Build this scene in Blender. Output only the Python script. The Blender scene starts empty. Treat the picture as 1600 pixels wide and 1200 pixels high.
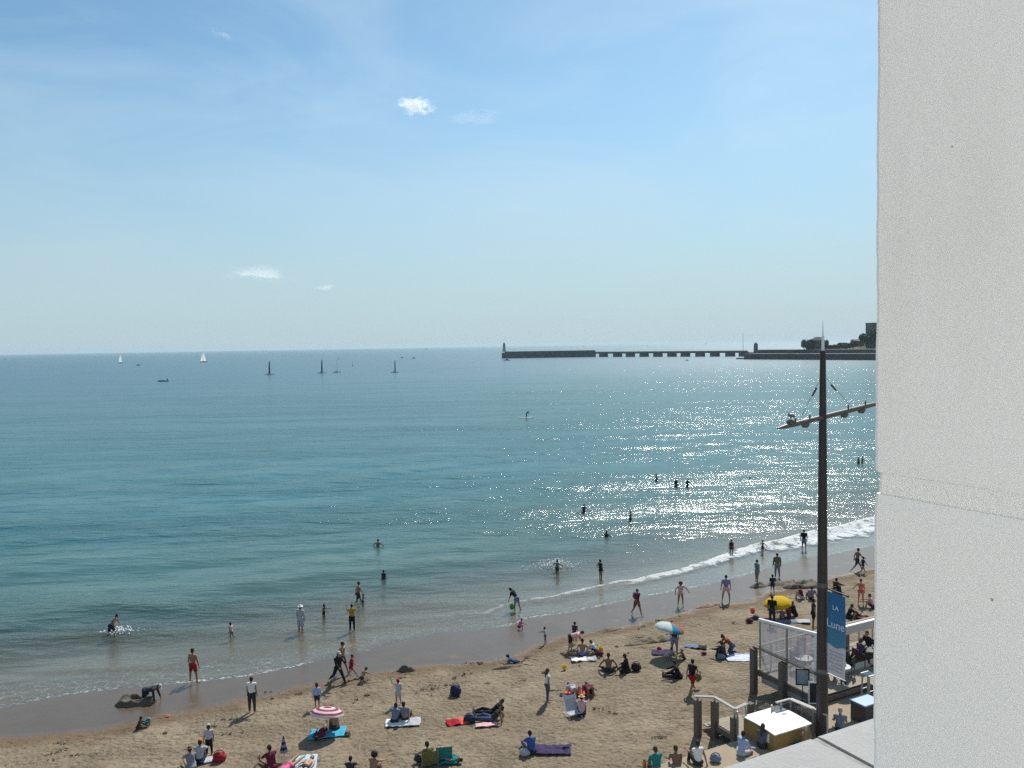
import bpy, math, random
import numpy as np
from mathutils import Vector, Matrix, noise as mnoise
R = math.radians
random.seed(7)
sc = bpy.context.scene
col = sc.collection

# ------------------------------------------------------------------ camera
F = 1250.0            # focal length in photograph pixels (1600 wide)
H = 17.0              # eye height above the water
PITCH = math.atan(60.0 / F); ROLL = math.atan(0.0166)
_f = np.array([0, math.cos(PITCH), -math.sin(PITCH)])
_r0 = np.array([1.0, 0, 0]); _u0 = np.array([0, math.sin(PITCH), math.cos(PITCH)])
_r = _r0 * math.cos(ROLL) - _u0 * math.sin(ROLL)
_u = _u0 * math.cos(ROLL) + _r0 * math.sin(ROLL)
cam_data = bpy.data.cameras.new('camera')
cam = bpy.data.objects.new('camera', cam_data)
col.objects.link(cam)
cam_data.sensor_width = 36.0
cam_data.lens = 36.0 * F / 1600.0
cam_data.clip_start = 0.05
cam_data.clip_end = 60000
cam.matrix_world = Matrix(((_r[0], _u[0], -_f[0], 0), (_r[1], _u[1], -_f[1], 0), (_r[2], _u[2], -_f[2], H), (0, 0, 0, 1)))
sc.camera = cam

# ------------------------------------------------------------------ light
HAZE = 0.00007
SKY_STRENGTH = 0.095; SKY_TINT = (0.76, 0.95, 0.92); HORIZON = (3.7, 4.75, 5.45); VEIL = (5.8, 7.1, 7.8)
SUN_AZ, SUN_EL = 21.0, 47.0      # degrees: right of the view direction, above the horizon
w = bpy.data.worlds.new('World'); sc.world = w; w.use_nodes = True
nt = w.node_tree; nt.nodes.clear()
wo = nt.nodes.new('ShaderNodeOutputWorld'); bg = nt.nodes.new('ShaderNodeBackground')
sky = nt.nodes.new('ShaderNodeTexSky'); sky.sky_type = 'NISHITA'; sky.sun_disc = False
sky.sun_elevation = R(SUN_EL); sky.sun_rotation = R(SUN_AZ)
sky.altitude = 0; sky.air_density = 1.0; sky.dust_density = 0.5; sky.ozone_density = 2.5
# the sky pales to a milky blue-grey towards the sea horizon and carries a thin uneven veil
tcw = nt.nodes.new('ShaderNodeTexCoord'); sep = nt.nodes.new('ShaderNodeSeparateXYZ'); nt.links.new(tcw.outputs['Generated'], sep.inputs[0])
mr = nt.nodes.new('ShaderNodeMapRange'); mr.interpolation_type = 'SMOOTHSTEP'; nt.links.new(sep.outputs[2], mr.inputs[0])
for i_, v_ in ((1, -0.02), (2, 0.34), (3, 0.92), (4, 0.0)): mr.inputs[i_].default_value = v_
mpw = nt.nodes.new('ShaderNodeMapping'); mpw.inputs[3].default_value = (1.0, 1.0, 3.0); nt.links.new(tcw.outputs['Generated'], mpw.inputs[0])
nzw = nt.nodes.new('ShaderNodeTexNoise'); nzw.inputs['Scale'].default_value = 3.0; nzw.inputs['Detail'].default_value = 6; nzw.inputs['Roughness'].default_value = .55; nzw.inputs['Distortion'].default_value = .6; nt.links.new(mpw.outputs[0], nzw.inputs['Vector'])
vr = nt.nodes.new('ShaderNodeMapRange'); nt.links.new(nzw.outputs['Fac'], vr.inputs[0])
for i_, v_ in ((1, .40), (2, .72), (3, 0.0), (4, .34)): vr.inputs[i_].default_value = v_
tint = nt.nodes.new('ShaderNodeMix'); tint.data_type = 'RGBA'; tint.blend_type = 'MULTIPLY'; tint.inputs['Factor'].default_value = 1.0
nt.links.new(sky.outputs[0], tint.inputs['A']); tint.inputs['B'].default_value = (SKY_TINT[0], SKY_TINT[1], SKY_TINT[2], 1)
veil = nt.nodes.new('ShaderNodeMix'); veil.data_type = 'RGBA'; nt.links.new(vr.outputs[0], veil.inputs['Factor']); nt.links.new(tint.outputs['Result'], veil.inputs['A']); veil.inputs['B'].default_value = (VEIL[0], VEIL[1], VEIL[2], 1)
hzm = nt.nodes.new('ShaderNodeMix'); hzm.data_type = 'RGBA'; nt.links.new(mr.outputs[0], hzm.inputs['Factor']); nt.links.new(veil.outputs['Result'], hzm.inputs['A']); hzm.inputs['B'].default_value = (HORIZON[0], HORIZON[1], HORIZON[2], 1)
nt.links.new(hzm.outputs['Result'], bg.inputs[0]); bg.inputs[1].default_value = SKY_STRENGTH
nt.links.new(bg.outputs[0], wo.inputs[0])
ld = bpy.data.lights.new('sun', 'SUN'); ld.energy = 4.2; ld.angle = R(0.53); ld.color = (1.0, 0.95, 0.86)
sun = bpy.data.objects.new('sun', ld); col.objects.link(sun)
_sd = Vector((math.sin(R(SUN_AZ)) * math.cos(R(SUN_EL)), math.cos(R(SUN_AZ)) * math.cos(R(SUN_EL)), math.sin(R(SUN_EL))))
sun.rotation_euler = _sd.to_track_quat('Z', 'Y').to_euler()
sun.location = (0, 0, 60)
sc.view_settings.view_transform = 'Standard'; sc.view_settings.look = 'None'
sc.view_settings.exposure = 0.40; sc.view_settings.gamma = 1.0
sc.render.engine = 'CYCLES'
sc.cycles.use_denoising = False
sc.cycles.max_bounces = 8
sc.cycles.diffuse_bounces = 5
sc.cycles.volume_bounces = 6
sc.cycles.transparent_max_bounces = 8
sc.cycles.sample_clamp_indirect = 4.0
sc.cycles.caustics_reflective = False; sc.cycles.caustics_refractive = False

# ------------------------------------------------------------------ geometry helpers
def ray(px, py): return _f + _r * (px - 800) / F + _u * (600 - py) / F
def at_z(px, py, z):
    d = ray(px, py); k = (z - H) / d[2]
    return np.array([d[0] * k, d[1] * k, z])
def at_dist(px, py, D):
    d = ray(px, py); k = D / d[1]
    return np.array([d[0] * k, D, H + d[2] * k])
ES = np.array([math.sin(R(54.6)), math.cos(R(54.6))]); EN = np.array([-ES[1], ES[0]])   # along the shore / out to sea
E1 = np.array([math.sin(R(63)), math.cos(R(63))]); E2 = np.array([-E1[1], E1[0]])       # along the seafront / out to sea
RZ = R(27)
swash_px = [(-200, 1128), (0, 1107), (90, 1088), (180, 1076), (300, 1066), (385, 1057), (470, 1040), (520, 1027), (570, 1018), (620, 1003), (680, 991), (750, 984), (800, 977), (830, 965), (900, 955), (960, 942), (1050, 924), (1110, 913), (1165, 898), (1215, 884), (1260, 872), (1300, 866), (1365, 852), (1450, 835)]
dry_px = [(-200, 1165), (0, 1150), (150, 1140), (240, 1116), (300, 1106), (400, 1082), (480, 1064), (560, 1050), (640, 1040), (750, 1033), (800, 1021), (870, 992), (950, 981), (1040, 962), (1100, 946), (1160, 940), (1185, 926), (1260, 910), (1310, 897), (1365, 887), (1450, 872)]
def _line(pts, z):
    a = np.array([at_z(x, y, z)[:2] for x, y in pts])
    t = a @ ES; n = a @ EN; o = np.argsort(t)
    return t[o], n[o]
_T0, _N0 = _line(swash_px, 0.0)
_T1, _N1 = _line(dry_px, 0.16)
def n0(t): return np.interp(t, _T0, _N0)
def n1(t): return np.minimum(np.interp(t, _T1, _N1), n0(t) - 0.8)
def terr_s(s):
    s = np.asarray(s, float)
    up = 1.15 * (1 - np.exp(-np.maximum(s, 0) / 20.0))
    dn = np.maximum(-7.0, 0.05 * np.minimum(s, 0))
    return up + dn
def terrain(x, y):
    t = x * ES[0] + y * ES[1]; n = x * EN[0] + y * EN[1]
    return float(terr_s(n0(t) - n))
def ground(px, py):
    z = 0.0
    for _ in range(12):
        p = at_z(px, py, z); z = terrain(p[0], p[1])
    p = at_z(px, py, z); return p

def tag(o, label=None, cat=None, group=None, kind=None):
    if label: o['label'] = label
    if cat: o['category'] = cat
    if group: o['group'] = group
    if kind: o['kind'] = kind
    return o
def empty(name, loc, rz=0.0):
    o = bpy.data.objects.new(name, None); col.objects.link(o)
    o.empty_display_size = 0.2
    o.location = tuple(loc); o.rotation_euler = (0, 0, rz); return o

class MB:
    def __init__(s): s.v = []; s.f = []; s.m = []; s.n = 0
    def raw(s, v, f, m=0):
        v = np.asarray(v, float); s.v.append(v)
        s.f += [tuple(int(i) + s.n for i in q) for q in f]; s.m += [m] * len(f); s.n += len(v); return s
    def box(s, c, d, rz=0.0, m=0, rot=None):
        c = np.array(c, float); h = np.array(d, float) / 2
        v = np.array([[x, y, z] for z in (-1, 1) for y in (-1, 1) for x in (-1, 1)]) * h
        if rot is not None: v = v @ np.array(rot).T
        elif rz:
            cs, sn = math.cos(rz), math.sin(rz); v = v @ np.array([[cs, sn, 0], [-sn, cs, 0], [0, 0, 1]])
        return s.raw(v + c, [(0, 2, 3, 1), (4, 5, 7, 6), (0, 1, 5, 4), (2, 6, 7, 3), (0, 4, 6, 2), (1, 3, 7, 5)], m)
    def bar(s, p, q, wdt, hgt, m=0):
        p = np.array(p, float); q = np.array(q, float); d = q - p; L = np.linalg.norm(d); d = d / L
        up = np.array([0, 0, 1.0]) if abs(d[2]) < 0.95 else np.array([0, 1.0, 0])
        x = np.cross(d, up); x /= np.linalg.norm(x); z = np.cross(x, d)
        return s.box((p + q) / 2, (wdt, L, hgt), m=m, rot=np.array([x, d, z]).T)
    def cap(s, p, r0, q, r1, seg=8, m=0, flat=False):
        p = np.array(p, float); q = np.array(q, float); d = q - p; L = np.linalg.norm(d)
        if L < 1e-6: d = np.array([0, 0, 1.0]); L = 1e-6
        d = d / L; up = np.array([0, 0, 1.0]) if abs(d[2]) < 0.9 else np.array([1.0, 0, 0])
        x = np.cross(d, up); x /= np.linalg.norm(x); y = np.cross(d, x)
        rings = []
        if flat: prof = [(0, r0), (L, r1)]
        else: prof = [(-r0 * .94, r0 * .34), (-r0 * .64, r0 * .77), (0, r0), (L, r1), (L + r1 * .64, r1 * .77), (L + r1 * .94, r1 * .34)]
        for a, r in prof:
            for k in range(seg):
                t = 2 * math.pi * k / seg
                rings.append(p + d * a + (x * math.cos(t) + y * math.sin(t)) * r)
        f = []
        nr = len(prof)
        for i in range(nr - 1):
            for k in range(seg):
                k2 = (k + 1) % seg
                f.append((i * seg + k, i * seg + k2, (i + 1) * seg + k2, (i + 1) * seg + k))
        f.append(tuple(reversed(range(seg)))); f.append(tuple(range((nr - 1) * seg, nr * seg)))
        return s.raw(rings, f, m)
    def ell(s, c, r, rot=None, seg=12, rg=8, m=0, jitter=0.0):
        v = [[0, 0, 1]]
        for i in range(1, rg):
            a = math.pi * i / rg
            for k in range(seg):
                b = 2 * math.pi * k / seg; v.append([math.sin(a) * math.cos(b), math.sin(a) * math.sin(b), math.cos(a)])
        v.append([0, 0, -1]); v = np.array(v)
        if jitter:
            v = v * np.array([[1 + jitter * mnoise.noise(Vector(tuple(q * 2.3 + np.array(c)))) * 2] for q in v])
        v = v * np.array(r)
        if rot is not None: v = v @ np.array(rot).T
        f = [(0, 1 + k, 1 + (k + 1) % seg) for k in range(seg)]
        for i in range(rg - 2):
            for k in range(seg):
                a = 1 + i * seg + k; b = 1 + i * seg + (k + 1) % seg
                f.append((a, a + seg, b + seg, b))
        last = len(v) - 1
        f += [(last, 1 + (rg - 2) * seg + (k + 1) % seg, 1 + (rg - 2) * seg + k) for k in range(seg)]
        return s.raw(v + np.array(c, float), f, m)
    def tube(s, pts, r, seg=6, m=0):
        for i in range(len(pts) - 1): s.cap(pts[i], r if not hasattr(r, '__len__') else r[i], pts[i + 1], r if not hasattr(r, '__len__') else r[i + 1], seg, m)
        return s
    def grid(s, P, m=0, closed=False):        # P: (ny, nx, 3)
        ny, nx = P.shape[:2]
        f = [(j * nx + i, j * nx + i + 1, (j + 1) * nx + i + 1, (j + 1) * nx + i) for j in range(ny - 1) for i in range(nx - 1)]
        return s.raw(P.reshape(-1, 3), f, m)
    def slab(s, P, th, m=0):                  # a sheet with real thickness
        ny, nx = P.shape[:2]; n = ny * nx
        V = np.concatenate([P.reshape(-1, 3), P.reshape(-1, 3) - np.array([0, 0, th])])
        f = [(j * nx + i, j * nx + i + 1, (j + 1) * nx + i + 1, (j + 1) * nx + i) for j in range(ny - 1) for i in range(nx - 1)]
        f += [tuple(reversed([a + n for a in q])) for q in f]
        b = [i for i in range(nx)] + [j * nx + nx - 1 for j in range(1, ny)] + [(ny - 1) * nx + i for i in range(nx - 2, -1, -1)] + [j * nx for j in range(ny - 2, 0, -1)]
        for k in range(len(b)):
            a, c = b[k], b[(k + 1) % len(b)]; f.append((c, a, a + n, c + n))
        return s.raw(V, f, m)
    def prism(s, outline, z0, z1, m=0):       # outline: list of (x, y), counter-clockwise
        n = len(outline)
        v = [(x, y, z0) for x, y in outline] + [(x, y, z1) for x, y in outline]
        f = [tuple(reversed(range(n))), tuple(range(n, 2 * n))] + [(i, (i + 1) % n, n + (i + 1) % n, n + i) for i in range(n)]
        return s.raw(v, f, m)
    def build(s, name, mats, parent=None, loc=None, rz=None, smooth=False):
        me = bpy.data.meshes.new(name)
        V = np.concatenate(s.v) if s.v else np.zeros((0, 3))
        me.from_pydata(V.tolist(), [], s.f)
        if not isinstance(mats, (list, tuple)): mats = [mats]
        for mt in mats: me.materials.append(mt)
        me.polygons.foreach_set('material_index', s.m)
        if smooth: me.polygons.foreach_set('use_smooth', [True] * len(s.f))
        me.update()
        o = bpy.data.objects.new(name, me); col.objects.link(o)
        if parent is not None: o.parent = parent
        if loc is not None: o.location = tuple(loc)
        if rz is not None: o.rotation_euler = (0, 0, rz)
        return o

# ------------------------------------------------------------------ materials
_mats = {}
def mat(name, color, rough=0.8, spec=0.3, metal=0.0, vary=0.12, scale=8.0, bump=0.0, alpha=1.0, sheen=0.0):
    key = (name, tuple(color), rough, metal, alpha)
    if key in _mats: return _mats[key]
    m = bpy.data.materials.new(name); m.use_nodes = True
    n = m.node_tree.nodes; l = m.node_tree.links; b = n['Principled BSDF']
    b.inputs['Roughness'].default_value = rough; b.inputs['Specular IOR Level'].default_value = spec
    b.inputs['Metallic'].default_value = metal
    tc = n.new('ShaderNodeTexCoord'); nz = n.new('ShaderNodeTexNoise'); nz.inputs['Scale'].default_value = scale; nz.inputs['Detail'].default_value = 5
    l.new(tc.outputs['Object'], nz.inputs['Vector'])
    mx = n.new('ShaderNodeMix'); mx.data_type = 'RGBA'
    c = np.array(color)
    mx.inputs['A'].default_value = (*np.clip(c * (1 - vary * 1.6), 0, 1), 1); mx.inputs['B'].default_value = (*np.clip(c * (1 + vary * 1.6), 0, 1), 1)
    l.new(nz.outputs['Fac'], mx.inputs['Factor']); l.new(mx.outputs['Result'], b.inputs['Base Color'])
    if bump:
        bp = n.new('ShaderNodeBump'); bp.inputs['Strength'].default_value = 1.0; bp.inputs['Distance'].default_value = bump
        l.new(nz.outputs['Fac'], bp.inputs['Height']); l.new(bp.outputs['Normal'], b.inputs['Normal'])
    if alpha < 1: b.inputs['Alpha'].default_value = alpha
    _mats[key] = m; return m
class NT:
    """small node-tree writer"""
    def __init__(s, name):
        s.m = bpy.data.materials.new(name); s.m.use_nodes = True
        s.t = s.m.node_tree; s.n = s.t.nodes; s.l = s.t.links; s.b = s.n['Principled BSDF']; s.o = s.n['Material Output']
    def put(s, sock, v):
        if v is None: return
        if isinstance(v, bpy.types.NodeSocket): s.l.new(v, sock)
        elif hasattr(v, '__len__') and len(v) == 3 and sock.type == 'RGBA': sock.default_value = (*v, 1)
        else: sock.default_value = v
    def math(s, op, a, b=None, c=None, clamp=False):
        q = s.n.new('ShaderNodeMath'); q.operation = op; q.use_clamp = clamp
        for i, v in enumerate((a, b, c)): s.put(q.inputs[i], v)
        return q.outputs[0]
    def attr(s, name):
        q = s.n.new('ShaderNodeAttribute'); q.attribute_name = name; return q.outputs['Fac']
    def obj(s): return s.n.new('ShaderNodeTexCoord').outputs['Object']
    def mapping(s, vec, loc=(0, 0, 0), rot=(0, 0, 0), scale=(1, 1, 1)):
        q = s.n.new('ShaderNodeMapping'); s.l.new(vec, q.inputs[0]); q.inputs[1].default_value = loc; q.inputs[2].default_value = rot; q.inputs[3].default_value = scale
        return q.outputs[0]
    def noise(s, vec, scale, detail=3, rough=0.5, dist=0.0):
        q = s.n.new('ShaderNodeTexNoise'); s.l.new(vec, q.inputs['Vector']); q.inputs['Scale'].default_value = scale
        q.inputs['Detail'].default_value = detail; q.inputs['Roughness'].default_value = rough; q.inputs['Distortion'].default_value = dist
        return q.outputs['Fac']
    def voro(s, vec, scale, feature='F1', out='Distance'):
        q = s.n.new('ShaderNodeTexVoronoi'); s.l.new(vec, q.inputs['Vector']); q.inputs['Scale'].default_value = scale; q.feature = feature
        return q.outputs[out]
    def mix(s, f, a, b):
        q = s.n.new('ShaderNodeMix'); q.data_type = 'RGBA'
        s.put(q.inputs['Factor'], f); s.put(q.inputs['A'], a); s.put(q.inputs['B'], b); return q.outputs['Result']
    def ramp(s, v, lo, hi, a=0.0, b=1.0):
        q = s.n.new('ShaderNodeMapRange'); q.interpolation_type = 'SMOOTHSTEP'
        for i, x in enumerate((v, lo, hi, a, b)): s.put(q.inputs[i], x)
        return q.outputs[0]
    def bump(s, h, dist=1.0, strength=1.0, normal=None):
        q = s.n.new('ShaderNodeBump'); s.put(q.inputs['Strength'], strength); q.inputs['Distance'].default_value = dist
        s.l.new(h, q.inputs['Height'])
        if normal: s.l.new(normal, q.inputs['Normal'])
        return q.outputs[0]
# ------------------------------------------------------------------ the beach and sea bed
def graded(lo, hi, step, far, ratio=1.12):
    a = list(np.arange(lo, hi + step * .5, step)); d = step
    x = a[-1]
    up = []
    while x < far: d *= ratio; x += d; up.append(x)
    d = step; x = a[0]; dn = []
    while x > -far: d *= ratio; x -= d; dn.append(x)
    return np.array(dn[::-1] + a + up)
def sheet(tt, ss, zfun):
    T, S = np.meshgrid(tt, ss)
    N = n0(T) - S
    X = T * ES[0] + N * EN[0]; Y = T * ES[1] + N * EN[1]
    return T, S, N, np.stack([X, Y, zfun(T, S, X, Y)], -1)
def grid_object(name, P, m, attrs, smooth=True):
    ny, nx = P.shape[:2]
    me = bpy.data.meshes.new(name)
    me.vertices.add(ny * nx); me.vertices.foreach_set('co', P.reshape(-1).astype(np.float32))
    i, j = np.meshgrid(np.arange(nx - 1), np.arange(ny - 1))
    a = (j * nx + i).reshape(-1)
    q = np.stack([a, a + nx, a + nx + 1, a + 1], -1)
    # make faces look up
    p = P.reshape(-1, 3)[q[0]]
    if np.cross(p[1] - p[0], p[2] - p[0])[2] < 0: q = q[:, ::-1]
    nf = len(q); me.loops.add(nf * 4); me.loops.foreach_set('vertex_index', q.reshape(-1).astype(np.int32))
    me.polygons.add(nf); me.polygons.foreach_set('loop_start', np.arange(0, nf * 4, 4, dtype=np.int32))
    me.polygons.foreach_set('use_smooth', [smooth] * nf)
    me.materials.append(m)
    for k, v in attrs.items():
        at = me.attributes.new(k, 'FLOAT', 'POINT'); at.data.foreach_set('value', v.reshape(-1).astype(np.float32))
    me.update(); me.validate()
    o = bpy.data.objects.new(name, me); col.objects.link(o); return o

rng = np.random.RandomState(3)
_ph = rng.rand(60, 4)
def wobble(X, Y, lam, amp, n=14, seed=0):
    z = np.zeros_like(X)
    for k in range(n):
        q = _ph[(k * 3 + seed) % 60]; a = q[0] * 2 * math.pi; L = lam * (0.6 + q[1])
        z += np.sin((X * math.cos(a) + Y * math.sin(a)) * 2 * math.pi / L + q[2] * 6.28) * amp / math.sqrt(n)
    return z

def sand_z(T, S, X, Y):
    z = terr_s(S)
    dry = n0(T) - n1(T)
    fade = np.clip((S - dry) / 1.5, 0, 1) * (np.abs(T) < 200)
    z = z + fade * (wobble(X, Y, 1.1, 0.024, seed=1) + wobble(X, Y, 3.2, 0.03, seed=5))
    return z
tt = graded(-58, 108, 0.28, 26000, 1.25)
ss = np.concatenate([-np.array(graded(2, 2.1, 2, 26000, 1.35)[::-1]), []])
ss = graded(-8, 30, 0.25, 26000, 1.25)
T, S, N, P = sheet(tt, ss, sand_z)
wet = np.clip(1.0 - (S - (n0(T) - n1(T))) / 2.2, 0, 1)

g = NT('sand')
ob = g.obj(); W = g.attr('wet')
en = g.noise(ob, 0.9, 4, 0.6)
wetm = g.ramp(g.math('ADD', W, g.math('MULTIPLY', g.math('SUBTRACT', en, 0.5), 0.9)), 0.55, 0.95)
foot = g.voro(g.mapping(ob, scale=(1, 1, 0.2)), 3.3, 'SMOOTH_F1')
dimple = g.noise(ob, 5.5, 5, 0.62, 0.3)
fine = g.noise(ob, 26.0, 4, 0.7)
big = g.ramp(g.noise(ob, 0.42, 6, 0.65, .5), .3, .7)
dryc = g.mix(big, (0.218, 0.170, 0.112), (0.300, 0.243, 0.172))
speck = g.ramp(g.noise(g.mapping(ob, scale=(1, 1, .1)), 5.4, 5, 0.78), 0.51, 0.61)
dryc = g.mix(g.math('MULTIPLY', speck, 0.72), dryc, (0.10, 0.078, 0.056))
grain = g.noise(ob, 60.0, 2, 0.8)
dryc = g.mix(g.math('MULTIPLY', grain, 0.5), dryc, (0.15, 0.118, 0.08))
damp = g.ramp(g.math('ADD', W, g.math('MULTIPLY', g.math('SUBTRACT', en, 0.5), 0.8)), 0.0, 0.6)
dryc = g.mix(damp, dryc, (0.135, 0.092, 0.055))
wetc = g.mix(g.noise(ob, 0.8, 3), (0.078, 0.054, 0.036), (0.112, 0.08, 0.054))
g.put(g.b.inputs['Base Color'], g.mix(g.attr('under'), g.mix(wetm, dryc, wetc), (0.165, 0.120, 0.070)))
g.put(g.b.inputs['Roughness'], g.math('ADD', g.math('MULTIPLY', wetm, -0.58), 0.86))
g.put(g.b.inputs['Specular IOR Level'], g.math('ADD', g.math('MULTIPLY', wetm, 0.26), 0.16))
hgt = g.math('ADD', g.math('ADD', g.math('MULTIPLY', g.ramp(foot, 0.05, 0.45), 0.055), g.math('MULTIPLY', dimple, g.ramp(g.noise(ob, 0.5, 4, 0.6), 0.35, 0.65, 0.08, 0.26))), g.math('MULTIPLY', fine, 0.02))
keep = g.math('SUBTRACT', 1.0, g.math('MULTIPLY', g.ramp(W, 0.3, 1.0), 0.975))
g.put(g.b.inputs['Normal'], g.bump(g.math('MULTIPLY', hgt, keep), 1.0, 0.9))
beach = grid_object('beach', P, g.m, {'wet': wet, 'under': np.clip(-S / 0.8, 0, 1)})
tag(beach, 'pale trodden sand beach sloping down to wet sand at the water', kind='structure')

# ------------------------------------------------------------------ the sea
def breaker_gap(T):      # how far out the first little wave breaks, by place along the shore
    return np.interp(T, [-60, 10, 25, 40, 70], [3.2, 3.2, 3.2, 3.4, 5.4])
def sea_z(T, S, X, Y):
    z = np.zeros_like(S)
    d = -S
    near = np.clip((d - 1.5) / 6, 0, 1) * np.clip((130 - d) / 70, 0, 1) * (np.abs(T) < 400)
    ph = wobble(X, Y, 40, 1.6, seed=9)
    z += near * 0.13 * np.sin(d * 2 * math.pi / 11.5 + ph) * (0.6 + 0.4 * np.sin(T * 0.11 + d * 0.05))
    z += near * 0.03 * np.sin(d * 2 * math.pi / 4.6 + ph * 1.7 + T * 0.05)
    z += near * wobble(X, Y, 3.4, 0.02, seed=21)
    b = breaker_gap(T)
    x = d - b - 0.35 * wobble(T, T * 0, 12, 1.0, seed=31)
    amp = np.interp(T, [-60, 5, 25, 45, 60], [0.03, 0.03, 0.05, 0.16, 0.40])
    z += amp * np.exp(-np.where(x < 0, (x / 0.35) ** 2, (x / 0.9) ** 2)) * (np.abs(T) < 400)
    return z
ss = graded(-1.2, 75, 0.4, 26000, 1.09)
ss = -ss[ss > -1.3][::-1]
T, S, N, P = sheet(graded(-58, 108, 0.4, 26000, 1.2), ss, sea_z)
depth = -terr_s(S)
D_ = -S
bx = D_ - breaker_gap(T)
g = NT('sea_water')
ob = g.obj(); dist = g.attr('out'); dep = g.attr('depth'); gap = g.attr('breaker'); along = g.attr('along')
lo = g.mapping(ob, rot=(0, 0, R(-35)), scale=(0.45, 1, 1))      # crests lie along the shore
h1 = g.noise(lo, 0.55, 3, 0.5, 0.4)
h2 = g.noise(lo, 2.0, 4, 0.55, 0.3)
h3 = g.noise(g.mapping(ob, rot=(0, 0, R(-20)), scale=(0.6, 1, 1)), 6.5, 3, 0.6)
calm = g.ramp(dep, 0.0, 0.5, 0.25, 1.0)
gust = g.math('MULTIPLY', g.ramp(g.noise(g.mapping(ob, rot=(0, 0, R(-35)), scale=(0.14, 1, 1)), 0.07, 4, 0.6), 0.36, 0.64, 0.40, 1.18), g.ramp(g.noise(g.mapping(ob, rot=(0, 0, R(-30)), scale=(0.3, 1, 1)), 0.28, 3, 0.6), 0.38, 0.62, 0.60, 1.15))
hh = g.math('ADD', g.math('ADD', g.math('MULTIPLY', h1, 0.30), g.math('MULTIPLY', h2, 0.19)), g.math('MULTIPLY', h3, 0.055))
hh = g.math('MULTIPLY', g.math('MULTIPLY', g.math('MULTIPLY', hh, calm), gust), g.ramp(dist, 60, 600, 0.78, 0.62))
nrm = g.bump(hh, 1.0, 1.0)
# colour of the turbid water itself: milky over the shallow sand, teal, then blue
c = g.mix(g.ramp(dep, 0.0, 0.7), (0.105, 0.088, 0.056), (0.05, 0.105, 0.085))
c = g.mix(g.ramp(dep, 0.4, 2.6), c, (0.020, 0.112, 0.124))
c = g.mix(g.ramp(dist, 60, 500), c, (0.014, 0.095, 0.142))
patch = g.noise(g.mapping(ob, rot=(0, 0, R(-35)), scale=(0.25, 1, 1)), 0.07, 4, 0.6)
c = g.mix(g.ramp(patch, 0.35, 0.7, 0.0, 0.35), c, (0.010, 0.066, 0.085))
# foam
fn = g.noise(ob, 1.3, 5, 0.7); fl = g.noise(ob, 4.5, 4, 0.75); sl = g.noise(g.mapping(ob, scale=(1, 1, 1)), 0.16, 3)
wig = g.math('MULTIPLY', g.math('SUBTRACT', g.noise(ob, 0.35, 4, 0.6), 0.5), 1.6)
e1 = g.math('ABSOLUTE', g.math('ADD', g.math('SUBTRACT', dist, 0.10), g.math('MULTIPLY', wig, 0.0)))
edge = g.math('MULTIPLY', g.math('SUBTRACT', 1.0, g.ramp(e1, 0.05, 0.32)), g.ramp(fl, 0.47, 0.62))
edge = g.math('MULTIPLY', edge, g.ramp(sl, 0.44, 0.62, 0.0, 0.75))
e2 = g.math('SUBTRACT', g.math('SUBTRACT', dist, gap), wig)
fw = g.attr('foamwidth')
rel = g.math('DIVIDE', e2, fw)
band = g.math('MULTIPLY', g.ramp(rel, -1.6, -0.2), g.math('SUBTRACT', 1.0, g.ramp(rel, 0.1, 0.5)))
brk = g.math('MULTIPLY', g.ramp(g.math('ADD', g.math('MULTIPLY', band, 0.5), fn), 0.86, 1.0), band)
brk = g.math('MULTIPLY', brk, g.attr('foamamt'))
lace = g.math('MULTIPLY', g.ramp(g.voro(g.mapping(ob, scale=(1, 1, 1)), 1.6, 'DISTANCE_TO_EDGE'), 0.0, 0.06, 1.0, 0.0), g.ramp(dist, 0.2, 5.0, 0.26, 0.0))
lace = g.math('MULTIPLY', lace, g.ramp(fl, 0.45, 0.6))
foam = g.math('MAXIMUM', g.math('MAXIMUM', edge, brk), lace, clamp=True)
body = g.n.new('ShaderNodeBsdfDiffuse'); g.l.new(c, body.inputs['Color']); g.l.new(nrm, body.inputs['Normal'])
tr = g.n.new('ShaderNodeBsdfTransparent'); tr.inputs[0].default_value = (0.9, 0.95, 0.93, 1)
m1 = g.n.new('ShaderNodeMixShader'); g.l.new(g.ramp(dep, 0.0, 1.1, 0.03, 1.0), m1.inputs[0]); g.l.new(tr.outputs[0], m1.inputs[1]); g.l.new(body.outputs[0], m1.inputs[2])
gl = g.n.new('ShaderNodeBsdfGlossy'); g.l.new(g.ramp(dist, 5, 400, .14, .20), gl.inputs['Roughness']); g.l.new(nrm, gl.inputs['Normal']); gl.inputs['Color'].default_value = (1, 1, 1, 1)
fr = g.n.new('ShaderNodeFresnel'); fr.inputs['IOR'].default_value = 1.333; g.l.new(nrm, fr.inputs['Normal'])
m2 = g.n.new('ShaderNodeMixShader'); g.l.new(g.math('MINIMUM', fr.outputs[0], 0.36), m2.inputs[0]); g.l.new(m1.outputs[0], m2.inputs[1]); g.l.new(gl.outputs[0], m2.inputs[2])
fo = g.n.new('ShaderNodeBsdfDiffuse'); fo.inputs[0].default_value = (0.78, 0.8, 0.8, 1); g.l.new(g.bump(fl, 0.2, 1.0), fo.inputs['Normal'])
m3 = g.n.new('ShaderNodeMixShader'); g.l.new(foam, m3.inputs[0]); g.l.new(m2.outputs[0], m3.inputs[1]); g.l.new(fo.outputs[0], m3.inputs[2])
g.l.new(m3.outputs[0], g.o.inputs[0])
fwid = np.interp(T, [-60, 0, 26, 40, 50, 60, 75], [0.25, 0.25, 0.3, 0.5, 1.2, 3.2, 6.0])
famt = np.interp(T, [-60, 10, 22, 30, 36, 50], [0.0, 0.0, 0.0, 0.25, 0.6, 0.95])
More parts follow.
